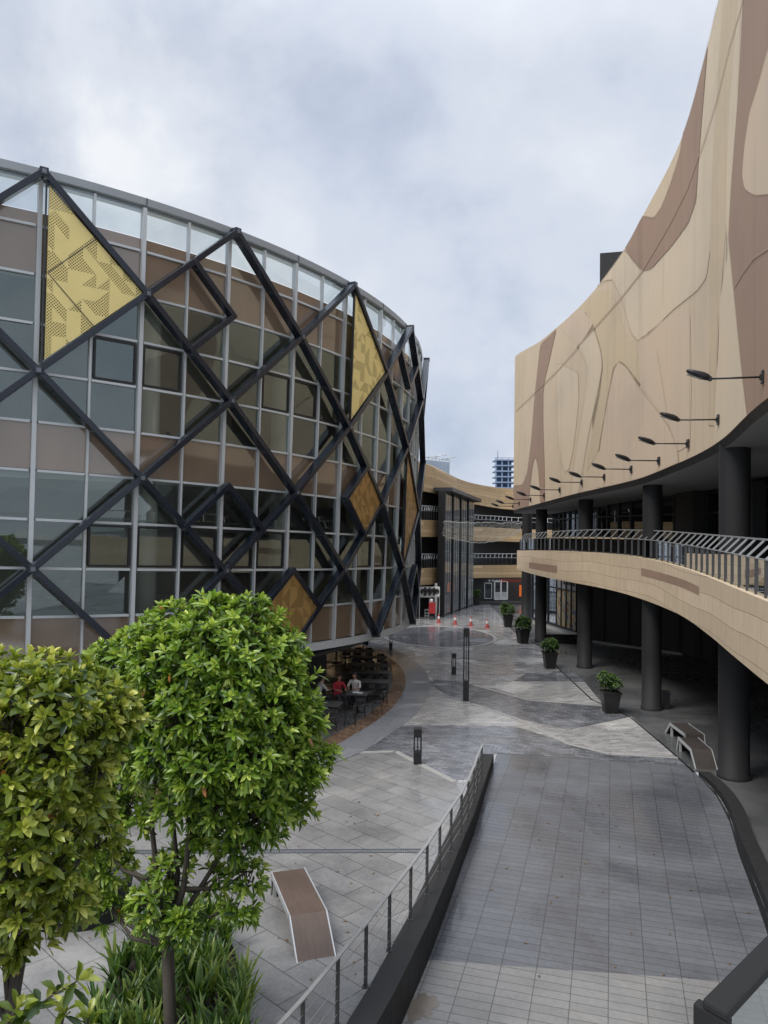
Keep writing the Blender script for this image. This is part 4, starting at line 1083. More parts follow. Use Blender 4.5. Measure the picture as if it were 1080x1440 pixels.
# glass stair tower
a, b = G(622, 867.5), G(665, 852); dl = (b - a); nn = V((dl.y, -dl.x, 0)).normalized()
if nn.y > 0: nn = -nn
za, zb = at(622, 690, a.y).z, at(666, 706, b.y).z
tw = MB(); bk = -nn * .45
tw.hexa([a + bk*.03, b + bk*.03, b + bk, a + bk, V((a.x, a.y, za)) + bk*.03, V((b.x, b.y, zb)) + bk*.03, V((b.x, b.y, zb)) + bk, V((a.x, a.y, za)) + bk]); tower = tw.build('stair_tower', M['black'], FB_, True)
mb = MB(); mb.bar(V((a.x, a.y, za + .12)) + nn*.05 + bk*.3, V((b.x, b.y, zb + .12)) + nn*.05 + bk*.3, 1.6, .3); mb.build('tower_cap', M['alu_dark'], tower, True)
NB = 4
for j in range(NB):
    f0, f1 = (j + .06) / NB, (j + .94) / NB
    mb = MB(); p, q = a.lerp(b, f0) + nn*.06, a.lerp(b, f1) + nn*.06; h0, h1 = za + (zb - za) * f0, za + (zb - za) * f1
    nz_ = 6
    for r in range(nz_):
        u0, u1 = (r + .03) / nz_, (r + .97) / nz_
        mb.quad(V((p.x, p.y, .2 + (h0-.3)*u0)), V((q.x, q.y, .2 + (h1-.3)*u0)), V((q.x, q.y, .2 + (h1-.3)*u1)), V((p.x, p.y, .2 + (h0-.3)*u1)))
    mb.build('window', M['towerglass'], tower, True)
    mb = MB(); p = a.lerp(b, j / NB) + nn*.1; mb.bar(p, V((p.x, p.y, za + (zb - za) * j / NB)), .16, .14, nn); mb.build('fin', M['black'], tower, True)
    for e in (.25, .5, .75):
        mb = MB(); f = (j + e) / NB; p = a.lerp(b, f) + nn*.1; mb.bar(p + V((0, 0, .2)), V((p.x, p.y, za + (zb - za) * f - .3)), .03, .04, nn); mb.build('window_bar', M['alu'], tower, True)
# ground-floor restaurant front
w0, w1 = at(668, 848, 75.2), at(745, 848, 76.4); w0.z = w1.z = 0
mb = MB(); w00 = w0 - (w1 - w0).normalized() * 1.2; mb.quad(w00, w1, w1 + V((0, 0, 2.4)), w00 + V((0, 0, 2.4))); mb.build('shop_wall', M['darkwall'], FB_, True)
wd = (w1 - w0).normalized(); wn_ = V((wd.y, -wd.x, 0)); 
def wp(px_, z): 
    x, _k = ray(px_, 830); t = (w0.x - x*w0.y) / (x*wd.y - wd.x); p = w0 + wd*t; return V((p.x, p.y, z)) + wn_*.06
zt_ = at(704, 818, 75.5).z; zb_ = 0.3
mb = MB()
for p0_, p1_ in (((695, zt_), (713, zt_)), ((695, zb_), (713, zb_)), ((695, .95), (713, .95))): mb.bar(wp(*p0_), wp(*p1_), .1, .1)
for x in (695, 704, 713): mb.bar(wp(x, zb_), wp(x, zt_), .12 if x != 704 else .16, .1, wn_)
dr = mb.build('door', M['white'], FB_, True)
mb = MB(); mb.quad(wp(695, zb_), wp(713, zb_), wp(713, .95), wp(695, .95)); mb.build('kick_panel', M['alu'], dr, True)
mb = MB(); mb.quad(wp(695, .95) - wn_*.02, wp(713, .95) - wn_*.02, wp(713, zt_) - wn_*.02, wp(695, zt_) - wn_*.02); mb.build('door_glass', M['darkglass'], dr, True)
mb = MB()
for p0_, p1_ in (((681, 1.9), (691, 1.9)), ((681, .4), (691, .4))): mb.bar(wp(*p0_), wp(*p1_), .07, .07)
for x in (681, 691): mb.bar(wp(x, .4), wp(x, 1.9), .07, .07, wn_)
wf = mb.build('window', M['alu'], FB_, True)
mb = MB(); mb.quad(wp(681, .4), wp(691, .4), wp(691, 1.9), wp(681, 1.9)); mb.build('pane', M['darkglass'], wf, True)
text_mesh('sign_lettering', 'RESTAURANT', .42, M['redink'], wp(714, 2.08) + wn_*1.2, wd, FB_)
mb = MB()
for i, w in enumerate((.35, .18, .5, .22, .4, .3, .28, .45)): mb.bar(wp(681 + i*2.4, 2.22) + wn_*1.2, wp(681 + i*2.4 + 3.2*w, 2.22) + wn_*1.2, .03, .13)
mb.build('sign_letters', M['white'], FB_, True)
p = wp(731, 1.15) + wn_*.8; mb = MB(); mb.box((p.x, p.y, 1.2), (.75, .14, 1.1)); mb.build('lit_sign', M['orangelit'], FB_, True)
mb = MB(); mb.quad(*[wp(x, z) + wn_*2.0 for x, z in ((664, .0), (760, .0), (760, .16), (664, .16))]); q = [wp(x, .16) + wn_*o for x, o in ((664, 2), (760, 2), (760, 0), (664, 0))]; mb.quad(*q); mb.build('step', M['darkwall'], FB_, True)

# back-of-house corner under the left balconies
t = thing('partition', 'white painted partition panel beside the glass stair tower', 'panel', G(618, 867))
mb = MB(); p = G(618, 867); mb.box((p.x - .1, p.y, 1.35), (.62, .12, 2.7)); mb.box((p.x - .1, p.y - .07, 2.0), (.3, .03, .3)); mb.build('board', M['white'], t, True)
def ac(i):
    t = thing('air_conditioner', ['leftmost grey outdoor air conditioner on the steel shelf', 'second grey outdoor air conditioner from the left on the shelf', 'third grey outdoor air conditioner from the left on the shelf', 'white outdoor air conditioner at the tower end of the shelf'][i], 'air conditioner', (0, 0, 0), 0, 'outdoor air conditioners on a shelf')
    mb = MB(); mb.box((0, 0, .36), (.55, .32, .72)); mb.build('casing', M['white'] if i == 3 else M['concrete'], t, bevel=.02)
    mb = MB(); mb.lathe((0, -.165, .36), [(0.0, 0), (.22, 0), (.22, .02), (.19, .03)], 20)
    mb.v = [(x, -.168 - z_ + .36, .36 + (y + .165)) for x, y, z_ in mb.v]; mb.build('fan_grille', M['black'], t); return t
for i, x in enumerate((594.5, 600.5, 607, 613.5)):
    o = ac(i); q = at(x, 838, 61.2); o.location = (q.x, q.y, q.z)
sh = MB(); p, q = at(590, 838.5, 61.2), at(618, 838.5, 61.2); sh.bar(p - V((0, 0, .03)), q - V((0, 0, .03)), .5, .05)
for e in (p, p.lerp(q, .5), q): sh.bar(e + V((0, 0, -.05)), V((e.x, e.y, 0)), .05, .05, (0, 1, 0))
tag(sh.build('steel_shelf', M['alu']), 'steel shelf on legs holding the row of air conditioners', 'shelf')
g = G(607.5, 871); t = thing('drink_cooler', 'red box-shaped cooler with a white container on top', 'cooler', g)
mb = MB(); mb.box((0, 0, .85), (.52, .45, .78), 0, 0); mb.build('cooler_box', M['red'], t, bevel=.03)
mb = MB(); mb.box((0, 0, 1.27), (.56, .49, .07)); mb.build('lid', M['red'], t, bevel=.015)
mb = MB()
for sx in (-.2, .2):
    for sy in (-.16, .16): mb.bar((sx, sy, 0), (sx, sy, .46), .04, .04, (0, 1, 0))
mb.build('stand', M['black'], t)
mb = MB(); mb.lathe((-.05, 0, 1.305), [(0, 0), (.13, 0), (.13, .26), (.07, .3), (0, .3)], 16); tag(mb.build('container', M['white']), 'white plastic container standing on the red cooler', 'container').location = g
g = G(600, 868); t = thing('crate_stand', 'small white slatted stand left of the red cooler', 'stand', g); mb = MB()
for sx in (-.14, .14):
    for sy in (-.12, .12): mb.bar((sx, sy, 0), (sx, sy, .62), .04, .04, (0, 1, 0))
for z in (.12, .34, .6): mb.box((0, 0, z), (.34, .30, .06))
mb.build('frame', M['white'], t)

# netting hung across the lane
mb = MB(); nu, nv = 30, 9
A, Bq = at(624, 733.5, 60.5), at(735, 735, 62); A2, B2 = at(624, 752, 60.5), at(735, 748, 62)
def npnt(u, v):
    p = A.lerp(Bq, u); q = A2.lerp(B2, u); s = 4*u*(1-u); r = p.lerp(q, v); r.z -= s * (.05 + .72 * v); r.y += v * 1.2 + .12 * sin(u * 40 + v * 9); return r
rng = random.Random(5)
P = [[npnt(i / nu, j / nv) + V((rng.uniform(-.06, .06), 0, rng.uniform(-.05, .05))) for i in range(nu + 1)] for j in range(nv + 1)]
for j in range(nv + 1):
    if j in (0, nv): mb.tube(P[j], .022, 5)
for j in range(nv):
    for i in range(nu):
        mb.tube([P[j][i], P[j + 1][i + 1]], .010, 4, cap=False); mb.tube([P[j + 1][i], P[j][i + 1]], .010, 4, cap=False)
tag(mb.build('hanging_net', M['netting']), 'white cord net slung across the lane in front of the glass tower', 'net')

# roof hoarding with lamp arms
p0_, p1_ = at(597, 646, 70), at(632, 650, 75); t = thing('roof_hoarding', 'pale blue translucent hoarding with thin lamp arms on the far roof', 'hoarding', (p0_.x, p0_.y, 9))
mb = MB()
for i in range(7):
    u0, u1 = i / 7 + .01, (i + 1) / 7 - .01; a_, b_ = p0_.lerp(p1_, u0), p0_.lerp(p1_, u1); zt_ = p0_.z + (p1_.z - p0_.z)*u0; mb.quad((a_.x, a_.y, 9), (b_.x, b_.y, 9), (b_.x, b_.y, zt_), (a_.x, a_.y, zt_))
mb.build('sheet', simple('pale_blue_sheet', (.42, .52, .63), .5, 0, .1, 1), t, True)
mb = MB()
for i in range(8):
    e = p0_.lerp(p1_, i / 7); mb.bar((e.x, e.y, 9), (e.x, e.y, e.z + .25), .06, .06, (0, 1, 0))
for (x0, y0, x1, y1) in ((601, 642.5, 628, 639.5), (608, 644.5, 622, 640), (618, 646, 640, 642.5), (626, 647, 634, 643.5)):
    mb.tube([at(x0, y0, 72), at(x1, y1, 70.5)], .035, 6); mb.bar(at(x1 - .8, y1, 70.5), at(x1 + .8, y1, 70.5), .12, .08)
mb.bar(p0_ + V((0, 0, .2)), p1_ + V((0, 0, .2)), .05, .05); mb.build('frame', M['alu'], t, True)

# tower under construction, far away
p = at(709, 686, 350); bx0, bx1 = at(696.5, 660, 350).x, at(726, 660, 350).x; zt_ = at(709, 645, 350).z
t = thing('unfinished_tower', 'hazy blue high-rise under construction on the skyline', 'tower', ((bx0 + bx1) / 2, 355, 0))
nf = 14; fh = 2.55
for i in range(nf):
    z = zt_ - .6 - i * fh; mb = MB(); mb.box(((bx0 + bx1) / 2, 355, z), (bx1 - bx0, 11, .55)); mb.build('floor_slab', M['bluehaze'], t, True)
for x in (bx0 + .3, bx0 + 3.1, bx0 + 6.0, bx1 - .4):
    mb = MB(); mb.box((x, 350.2, zt_ / 2), (.55, .55, zt_)); mb.build('column', M['bluehaze'], t, True)
mb = MB(); mb.box((bx0 + 4.4, 355, zt_ / 2 - .5), (bx1 - bx0 - 3, 6, zt_ - 1)); mb.build('core', M['bluedark'], t, True)
mb = MB(); mb.tube([(bx0 + 1.2, 351, zt_ - 1), (bx0 + 1.2, 351, zt_ + 3.6)], .14, 6); mb.bar((bx0 - .3, 351, zt_ + .4), (bx1, 351, zt_ + .5), .2, .2); mb.build('mast', M['bluedark'], t, True)

# ================================================================== STREET FURNITURE
def bollard(label, base, h, w, tall=False):
    t = thing('light_column' if tall else 'bollard', label, 'light column' if tall else 'bollard', base, .0, None if tall else 'black slotted bollards on the plaza')
    b0, b1 = (.28 * h, .88 * h) if tall else (.36 * h, .76 * h)
    mb = MB(); mb.box((0, 0, b0 / 2), (w, w, b0)); mb.build('base', M['black'], t, bevel=.008)
    mb = MB(); mb.box((0, 0, (b1 + h) / 2), (w, w, h - b1)); mb.build('cap', M['black'], t, bevel=.008)
    for x, y in ((-1, -1), (1, -1), (1, 1), (-1, 1)):
        mb = MB(); mb.box((x * w * .43, y * w * .43, (b0 + b1) / 2), (w * .14, w * .14, b1 - b0)); mb.build('bar', M['black'], t)
    mb = MB(); mb.box((0, 0, (b0 + b1) / 2), (w * .13, w * .13, b1 - b0)); mb.build('light_tube', M['black'], t)
    return t
bollard('nearest black slotted bollard, at the corner of the tiled plaza', G(587, 1074), 1.06, .235)
bollard('short black slotted bollard just left of the tall light column', G(638, 948), 1.02, .215)
bollard('black bollard beside the dining tables at the round building', G(549.5, 914), 1.22, .20)
bollard('tall slim black slotted light column standing in the plaza', G(655, 985), 2.98, .225, True)
def leafmass(mb_, tones, lobes, n, L, W, rnd, up=.45, nl=7):
    for (c, r, sc) in lobes:
        for i in range(int(n * sc)):
            d = V((rnd.gauss(0, 1), rnd.gauss(0, 1), rnd.gauss(0, 1))).normalized()
            if d.z < -.35: continue
            p = V(c) + V((d.x * r, d.y * r, d.z * r)) * rnd.uniform(.72, 1.04); ax = (d + V((0, 0, up))).normalized()
            rosette(mb_, tones, p, ax, nl, L * rnd.uniform(.75, 1.2), W, rnd, rnd.random())
def rosette(mb_, tones, p, ax, nl, L, W, rnd, tone, spread=(35, 78), droop=.35):
    a = ax.cross(V((.31, .17, .9))).normalized()
    if a.length < .1: a = V((1, 0, 0))
    b = ax.cross(a); ph = rnd.uniform(0, 6.28)
    for i in range(nl):
        u = i / max(1, nl - 1); th = ph + i * 2.39996; tilt = radians(spread[0] + (spread[1] - spread[0]) * u + rnd.uniform(-9, 9))
        rad = a * cos(th) + b * sin(th); d = (ax * cos(tilt) + rad * sin(tilt)).normalized()
        side = d.cross(ax)
        if side.length < .05: side = a
        side.normalize(); nrm = side.cross(d).normalized()
        l = L * rnd.uniform(.75, 1.1) * (.72 + .34 * u); w = W * rnd.uniform(.85, 1.15); dr = droop * rnd.uniform(.5, 1.4) * l
        base = p + ax * (.10 * L * (1 - u)); bi = len(mb_.v); prof = ((0, .10), (.28, .62), (.58, 1.0), (.82, .72), (1.0, .03))
        for s, k in prof:
            q = base + d * (l * s) - nrm * 0 + V((0, 0, -dr * s * s)) ; e = w * .5 * k
            mb_.v.append(tuple(q + side * e + nrm * (e * .45))); mb_.v.append(tuple(q)); mb_.v.append(tuple(q - side * e + nrm * (e * .45)))
        tn = min(1, max(0, tone * .50 + (1 - u) * .50 + rnd.uniform(-.10, .08)))  # inner leaves paler: young growth, with highlights put into the tone
        for j in range(4):
            for k in (0, 1):
                mb_.f.append([bi + j*3 + k, bi + j*3 + k + 1, bi + (j+1)*3 + k + 1, bi + (j+1)*3 + k]); mb_.mi.append(0); mb_.sm.append(True); tones.append(tn)
def set_tone(o, tones):
    at_ = o.data.attributes.new('tone', 'FLOAT', 'FACE'); at_.data.foreach_set('value', tones); return o
def potted(label, base, kind, s=1.0, r=.5, n=150, seed=1):
    t = thing('potted_plant', label, 'potted plant', base, rnd2.uniform(-.3, .3), 'black square planters beside the walkway'); rnd = random.Random(seed)
    mb = MB(); mb.box((0, 0, .41), (.68, .68, .82), 0, 0, .70); mb.box((0, 0, .80), (.74, .74, .07), 0, 0); t_ = mb.build('pot', M['pot'], t, bevel=.015)
    mb = MB(); mb.box((0, 0, .845), (.62, .62, .02)); mb.build('soil', M['soil'], t)
    mb, tn = MB(), []; leafmass(mb, tn, [((0, 0, 1.10), r * .68, .9)] + [((rnd.uniform(-.28, .28), rnd.uniform(-.28, .28), rnd.uniform(.98, 1.42)), r * rnd.uniform(.28, .5), .28) for _ in range(6)], n, .20 * kind, .05 * kind, rnd, .7, 6)
    set_tone(mb.build('foliage', M['potleaf'], t), tn); mb = MB()
    for i in range(5): a = i * 1.3; mb.tube([(0, 0, .84), (.1*cos(a), .1*sin(a), 1.05), (.25*cos(a), .25*sin(a), 1.25)], .014, 5)
    mb.build('stem', M['bark'], t); t.scale = (s, s, s); return t
rnd2 = random.Random(11)
potted('square black planter with a bright conical shrub at the walkway edge, nearest of the planters', G(858, 1002), .8, 1.0, .46, 260, 1)
potted('square black planter with a dark loose shrub in front of the third column', G(773, 939.5), 1.0, 1.0, .52, 170, 2)
potted('square black planter with a yellow-green shrub at the foot of the second column', G(735, 904.5), 1.0, 1.05, .60, 190, 3)
potted('square black planter with a dark shrub left of the farthest column', G(714, 881.5), 1.1, 1.05, .56, 170, 4)
potted('small dark planter beside the base of the glass stair tower', G(669.5, 851), 1.1, .95, .40, 90, 5)
def cone(label, base):
    t = thing('traffic_cone', label, 'traffic cone', base, 0, 'red cones across the lane'); t.scale = (.9, .9, .9)
    mb = MB(); mb.box((0, 0, .025), (.44, .44, .05)); mb.build('base', M['conered'], t, bevel=.01)
    mb = MB(); mb.lathe((0, 0, .05), [(.17, 0), (.105, .30), (.10, .32)], 20); mb.lathe((0, 0, .05), [(.066, .52), (.035, .72), (0.0, .73)], 20); mb.build('cone_body', M['conered'], t)
    mb = MB(); mb.lathe((0, 0, .05), [(.103, .32), (.066, .52)], 20); mb.build('reflective_band', M['white'], t); return t
for (x, y), l in zip(((617, 876), (640, 878), (662, 880), (685, 883)), ('leftmost red traffic cone, by the white partition', 'second red traffic cone from the left in the lane', 'third red traffic cone from the left in the lane', 'rightmost red traffic cone, near the dark planter')): cone(l, G(x, y))
# benches folded from wood
def bench(label, loc, rz, w, foot, flatlen, tail, h=.45, group=None, dark=False):
    t = thing('bench', label, 'bench', loc, rz, group); th = .07
    P = [(0, 0), (foot, h), (foot + flatlen, h), (foot + flatlen + tail, 0)]      # along local +Y
    mb = MB()
    for (y0, z0), (y1, z1) in zip(P, P[1:]):
        d = V((0, y1 - y0, z1 - z0)).normalized(); n = V((0, -d.z, d.y)) * th; q = []
        for s in (-w/2 + .012, w/2 - .012): q.append((V((s, y0, z0)), V((s, y1, z1))))
        a0, a1 = q[0]; b0, b1 = q[1]; mb.hexa([a0 - n, b0 - n, b1 - n, a1 - n, a0, b0, b1, a1])
    mb.build('slats', M['wood'] if not dark else M['wood_shaded'], t)
    for s in (-1, 1):
        mb = MB(); x = s * (w / 2)
        for (y0, z0), (y1, z1) in zip(P, P[1:]):
            d = V((0, y1 - y0, z1 - z0)).normalized(); n = V((0, -d.z, d.y)); e = d*.0
            a_, b_ = V((x, y0, z0)) - n * .035, V((x, y1, z1)) - n * .035; mb.bar(a_ - d*.01, b_ + d*.01, .022, .095, n)
        mb.build('side_frame', M['edge'], t)
    mb = MB()
    for s in (-1, 1): mb.box((s * (w/2 - .06), foot + flatlen - .02, (h - .08) / 2), (.06, .10, h - .08))
    mb.build('leg', M['edge'], t); return t
M['edge'] = simple('pale_steel_edge', (.46, .47, .47), .4, .3, .1, 5)
M['wood_shaded'] = wood_mat('shaded_bench_wood', (.030, .026, .024), (.07, .058, .050))  # bench wood again, with the shade under the balcony put into its colour
bench('curved-up wooden bench with white edges on the tiled plaza beside the tree', (-1.0, 12.66, 0), radians(18.5), .64, .62, 1.72, .12)
A_, B_ = G(1000, 1084), G(948, 1030)
bench('shade-darkened wooden bench nearest the big column under the balcony', (G(991, 1084).x + .1, G(991, 1084).y + .1, .004), radians(-6), .62, .55, 1.35, .2, .45, 'two dark benches under the balcony', True)
bench('shade-darkened wooden bench behind the other one, between the two nearest columns', (G(975, 1055).x + .12, G(975, 1055).y + .1, .004), radians(-2), .62, .12, 1.45, .5, .45, 'two dark benches under the balcony', True)
g = G(936, 997); t = thing('litter_bin', 'small dark litter bin at the foot of the fourth column', 'litter bin', g); mb = MB(); mb.box((0, 0, .34), (.26, .26, .66)); mb.build('body', M['black'], t, bevel=.015); mb = MB(); mb.box((0, 0, .69), (.30, .30, .05)); mb.build('lid', M['alu_dark'], t, bevel=.01)
g = G(787, 905); mb = MB()
for i in range(3): mb.box((g.x + .3 + .0, g.y + .2 + .35 * i, .075 + .15 * i), (2.4, .36, .148))
o = tag(mb.build('steps', M['granite']), 'three dark stone steps in front of the printed shop window', 'steps')
# large round planter behind the trees
M['gravel'] = simple('dark_gravel', (.07, .07, .07), .8, 0, .4, 14, .5)
t = thing('round_planter', 'large round dark planter tub half hidden behind the tree', 'planter', (-5.3, 14.1, 0))
mb = MB(); mb.lathe((0, 0, 0), [(.72, 0), (.80, .55), (.80, .62), (.74, .62), (.74, .5)], 40); mb.build('tub', M['column'], t)
mb = MB(); mb.lathe((0, 0, .5), [(.74, .0), (.4, .02), (0.0, .03)], 32); mb.build('gravel', M['gravel'], t)
# ---------------- dining terrace
def chair_proto():
    t = thing('chair', 'x', 'chair', (0, 0, 0), 0, 'black chairs at the dining tables')
    mb = MB(); mb.lathe((0, 0, .44), [(0, 0), (.20, 0), (.21, .02), (.20, .035), (0, .04)], 20); mb.build('seat', M['chair'], t)
    mb = MB(); R = [[(.21*sin(a)*1.0, -.20*cos(a), z) for a in [(-1.0 + 2.0*i/8) for i in range(9)]] for z in (.62, .77)]; R2 = [[(x*1.06, y*1.06, z) for x, y, z in r] for r in R]
    mb.grid(R); mb.grid(R2[::-1]); mb.grid([R[1], R2[1]]); mb.grid([R2[0], R[0]]); mb.build('backrest', M['chair'], t)
    for sx, sy in ((-1, -1), (1, -1), (1, 1), (-1, 1)):
        mb = MB(); top = (.15*sx, .15*sy, .45) if sy > 0 else (.17*sx, -.13, .72); mb.tube([(.19*sx, .19*sy, 0), (.16*sx, .15*sy, .44), top], .012, 6); mb.build('leg', M['chair'], t)
    return t
def tables():
    proto = chair_proto(); used = [False]
    def put(x, y, rz, label):
        o = copy_tree(proto) if used[0] else proto; used[0] = True; o.location = (x, y, .02); o.rotation_euler.z = rz; o['label'] = label
    L = [((503, 915), 1.75, 'farthest'), ((518, 924), 1.84, 'second farthest'), ((521, 935), 1.83, 'third farthest'), ((520, 945), 1.85, 'fourth farthest'), ((521, 958), 1.5, 'fifth farthest')]
    for (p, w, nm) in L:
        g = G(*p, .75); x, y = g.x, g.y
        t = thing('dining_table', '%s long dark dining table in the row under the round building' % nm, 'table', (x, y, .02), radians(-4), 'long dining tables')
        mb = MB(); mb.box((0, 0, .735), (w, .68, .045)); mb.build('tabletop', M['table'], t, bevel=.008)
        for s in (-.36, .36):
            mb = MB(); mb.box((s*w, 0, .36), (.07, .07, .71)); mb.box((s*w, 0, .02), (.10, .55, .035)); mb.build('leg', M['chair'], t)
        side_n = {-1: 'near', 1: 'far'}
        for s in (-1, 1):
            for i, dx in enumerate((-.33, 0, .33)):
                put(x + dx*w, y + s*.62, (0 if s < 0 else pi) + .1*(i-1), 'black round-seat chair, %s on the %s side of the %s dining table' % (('left', 'middle', 'right')[i], side_n[s], nm))
    for (p, w, lab, nm) in (((503, 975), .82, 'small square dark table with papers on it, in front of the man in white', 'table with papers'), ((463, 990), .88, 'small square dark table nearest the tree, in front of the person in red', 'table nearest the tree')):
        g = G(*p, .75); t = thing('cafe_table', lab, 'table', (g.x, g.y, .02), radians(-8), 'small square tables')
        mb = MB(); mb.box((0, 0, .735), (w, w*.9, .04)); mb.build('tabletop', M['table'], t, bevel=.008)
        mb = MB(); mb.tube([(0, 0, 0), (0, 0, .72)], .035, 10); mb.box((0, 0, .02), (.5, .07, .035)); mb.box((0, 0, .021), (.07, .5, .036)); mb.build('pedestal', M['chair'], t)
        put(g.x + .12, g.y - .75, .1, 'black round-seat chair on the near side of the small %s' % nm); put(g.x + .75, g.y - .05, pi/2, 'black round-seat chair at the right end of the small %s' % nm)
        if nm == 'table with papers':
            mb = MB(); mb.box((g.x - .08, g.y + .05, .782), (.24, .17, .012), .3); mb.box((g.x + .1, g.y - .06, .780), (.21, .15, .008), -.2); tag(mb.build('papers', M['white']), 'loose white papers lying on the small table', 'papers')
    g = G(473, 904, 1.05); t = thing('bar_table', 'round dark bar table at the far left of the dining terrace', 'table', (g.x, g.y, .02))
    mb = MB(); mb.lathe((0, 0, 1.03), [(0, 0), (.42, 0), (.42, .035), (0, .035)], 28); mb.build('tabletop', M['table'], t); mb = MB(); mb.tube([(0, 0, .02), (0, 0, 1.03)], .035, 10); mb.lathe((0, 0, 0), [(.28, 0), (.28, .02), (.04, .04)], 20); mb.build('pedestal', M['chair'], t)
    for i, (dx, dy) in enumerate(((-.65, -.1), (.62, -.2), (.1, .6))):
        s = thing('bar_stool', ['tall black stool left of the round bar table', 'tall black stool right of the round bar table', 'tall black stool behind the round bar table'][i], 'stool', (g.x + dx, g.y + dy, .02), 0, 'bar stools')
        mb = MB(); mb.lathe((0, 0, .72), [(0, 0), (.19, 0), (.2, .03), (.0, .05)], 18); mb.build('seat', M['chair'], s)
        for k in range(4):
            mb = MB(); a = k*pi/2 + .7; mb.tube([(.21*cos(a), .21*sin(a), 0), (.14*cos(a), .14*sin(a), .72)], .013, 6); mb.build('leg', M['chair'], s)
        mb = MB(); mb.tube([(.19*cos(j*pi/8), .19*sin(j*pi/8), .28) for j in range(17)], .009, 5); mb.build('foot_ring', M['chair'], s)
    q = at(511, 902, 41.5); t = thing('spot_stand', 'slim black stand with a tilted square head behind the dining tables', 'stand', (q.x, q.y, .02))
    mb = MB(); mb.tube([(0, 0, 0), (0, 0, q.z - .1)], .025, 8); mb.lathe((0, 0, 0), [(.22, 0), (.22, .02), (.03, .05)], 18); mb.build('pole', M['black'], t)
    mb = MB(); mb.box((0, 0, 0), (.50, .36, .09)); hd = mb.build('head', M['black'], t, bevel=.01); hd.location = (.05, 0, q.z - .02); hd.rotation_euler = (.6, .45, .3)
tables()
# ---------------- people
def person(label, loc, rz, shirt, lean=.06, arm=.36):
    t = thing('person', label, 'person', loc, rz)
    J = {'pel': (0, 0, .55), 'sp': (0, lean*.3, .72), 'ch': (0, lean*.8, .92), 'nb': (0, lean*1.2, 1.06), 'nk': (0, lean*1.4 + .01, 1.13), 'hd': (0, lean*1.5 + .03, 1.21), 'tp': (0, lean*1.5 + .03, 1.32)}
    R = {'pel': .15, 'sp': .135, 'ch': .155, 'nb': .09, 'nk': .055, 'hd': .085, 'tp': .075}
    E_ = [('pel', 'sp'), ('sp', 'ch'), ('ch', 'nb'), ('nb', 'nk'), ('nk', 'hd'), ('hd', 'tp')]
    for s, c in ((-1, 'l'), (1, 'r')):
        for n_, p, r in (('sh', (.19*s, lean*.9, 1.01), .065), ('el', (.25*s, lean + .14, .80), .045), ('wr', (.13*s, lean + arm, .80), .030), ('hn', (.11*s, lean + arm + .08, .79), .030), ('hp', (.10*s, .05, .53), .095), ('kn', (.13*s, .44, .52), .065), ('an', (.12*s, .42, .10), .042), ('ft', (.13*s, .57, .045), .040)): J[n_ + c] = p; R[n_ + c] = r
        E_ += [('ch', 'sh' + c), ('sh' + c, 'el' + c), ('el' + c, 'wr' + c), ('wr' + c, 'hn' + c), ('pel', 'hp' + c), ('hp' + c, 'kn' + c), ('kn' + c, 'an' + c), ('an' + c, 'ft' + c)]
    names = list(J); me = bpy.data.meshes.new('body'); me.from_pydata([J[n_] for n_ in names], [(names.index(a), names.index(b)) for a, b in E_], [])
    o = bpy.data.objects.new('body_skin', me); C.objects.link(o); sk = o.modifiers.new('skin', 'SKIN'); sk.use_smooth_shade = True
    for i, n_ in enumerate(names):
        d = me.skin_vertices[0].data[i]; d.radius = (R[n_], R[n_] * (.72 if n_ in ('sp', 'ch', 'pel') else 1)); d.use_root = n_ == 'pel'
    sb = o.modifiers.new('sub', 'SUBSURF'); sb.levels = sb.render_levels = 2
    bpy.context.view_layer.update(); dg = bpy.context.evaluated_depsgraph_get(); m2 = bpy.data.meshes.new_from_object(o.evaluated_get(dg)); bpy.data.objects.remove(o)
    mb = MB()
    mb.v = [tuple(v.co) for v in m2.vertices]; mb.f = [list(p.vertices) for p in m2.polygons]; mb.sm = [True] * len(mb.f)
    for p in m2.polygons:
        c = p.center; m = 1
        if c.z > 1.095: m = 0
        elif c.y > lean + .20 and c.z > .72: m = 0
        elif (c.y > .12 and c.z < .66) or c.z < .50: m = 2
        mb.mi.append(m)
    for s in (-1, 1):
        h = V(J['hn' + ('l' if s < 0 else 'r')])
        for k in range(4):
            b = h + V((s * (.022 - .015*k), .02, .004)); l = (.055, .068, .072, .062)[k]; mb.tube([b, b + V((0, l*.55, .004)), b + V((0, l, -.012))], [.0085, .008, .006], 6)
        b = h + V((-s*.024, -.02, 0)); mb.tube([b, b + V((-s*.022, .022, -.004)), b + V((-s*.026, .045, -.010))], [.010, .009, .007], 6)
    hd = V(J['hd']) + V((0, 0, .03))
    mb.tube([hd + V((0, .082, .015)), hd + V((0, .105, -.018)), hd + V((0, .085, -.026))], [.008, .014, .008], 8)
    for s in (-1, 1): mb.tube([hd + V((s*.086, -.005, -.02)), hd + V((s*.093, -.01, .012))], .014, 8)
    mb.build('body', [M['skin'], shirt, M['darkcloth']], t)
    mb = MB(); rows = []
    for i in range(7):
        e = -.25 + i/6*(pi/2 + .25); rows.append([hd + V((.098*cos(e)*cos(a), -.012 + .104*cos(e)*sin(a), .035 + .085*sin(e) - (.0 if sin(a) < .3 else .0))) if sin(a) < .35 or i > 2 else hd + V((.085*cos(a), .06*sin(a), .05)) for a in [2*pi*j/20 for j in range(21)]])
    mb.grid(rows[::-1]); mb.build('hair', M['hair'], t); return t
def seat_under(x, y, rz, label):
    o = copy_tree([c for c in bpy.data.objects if c.name == 'chair'][0]); o.location = (x, y, .02); o.rotation_euler.z = rz; o['label'] = label
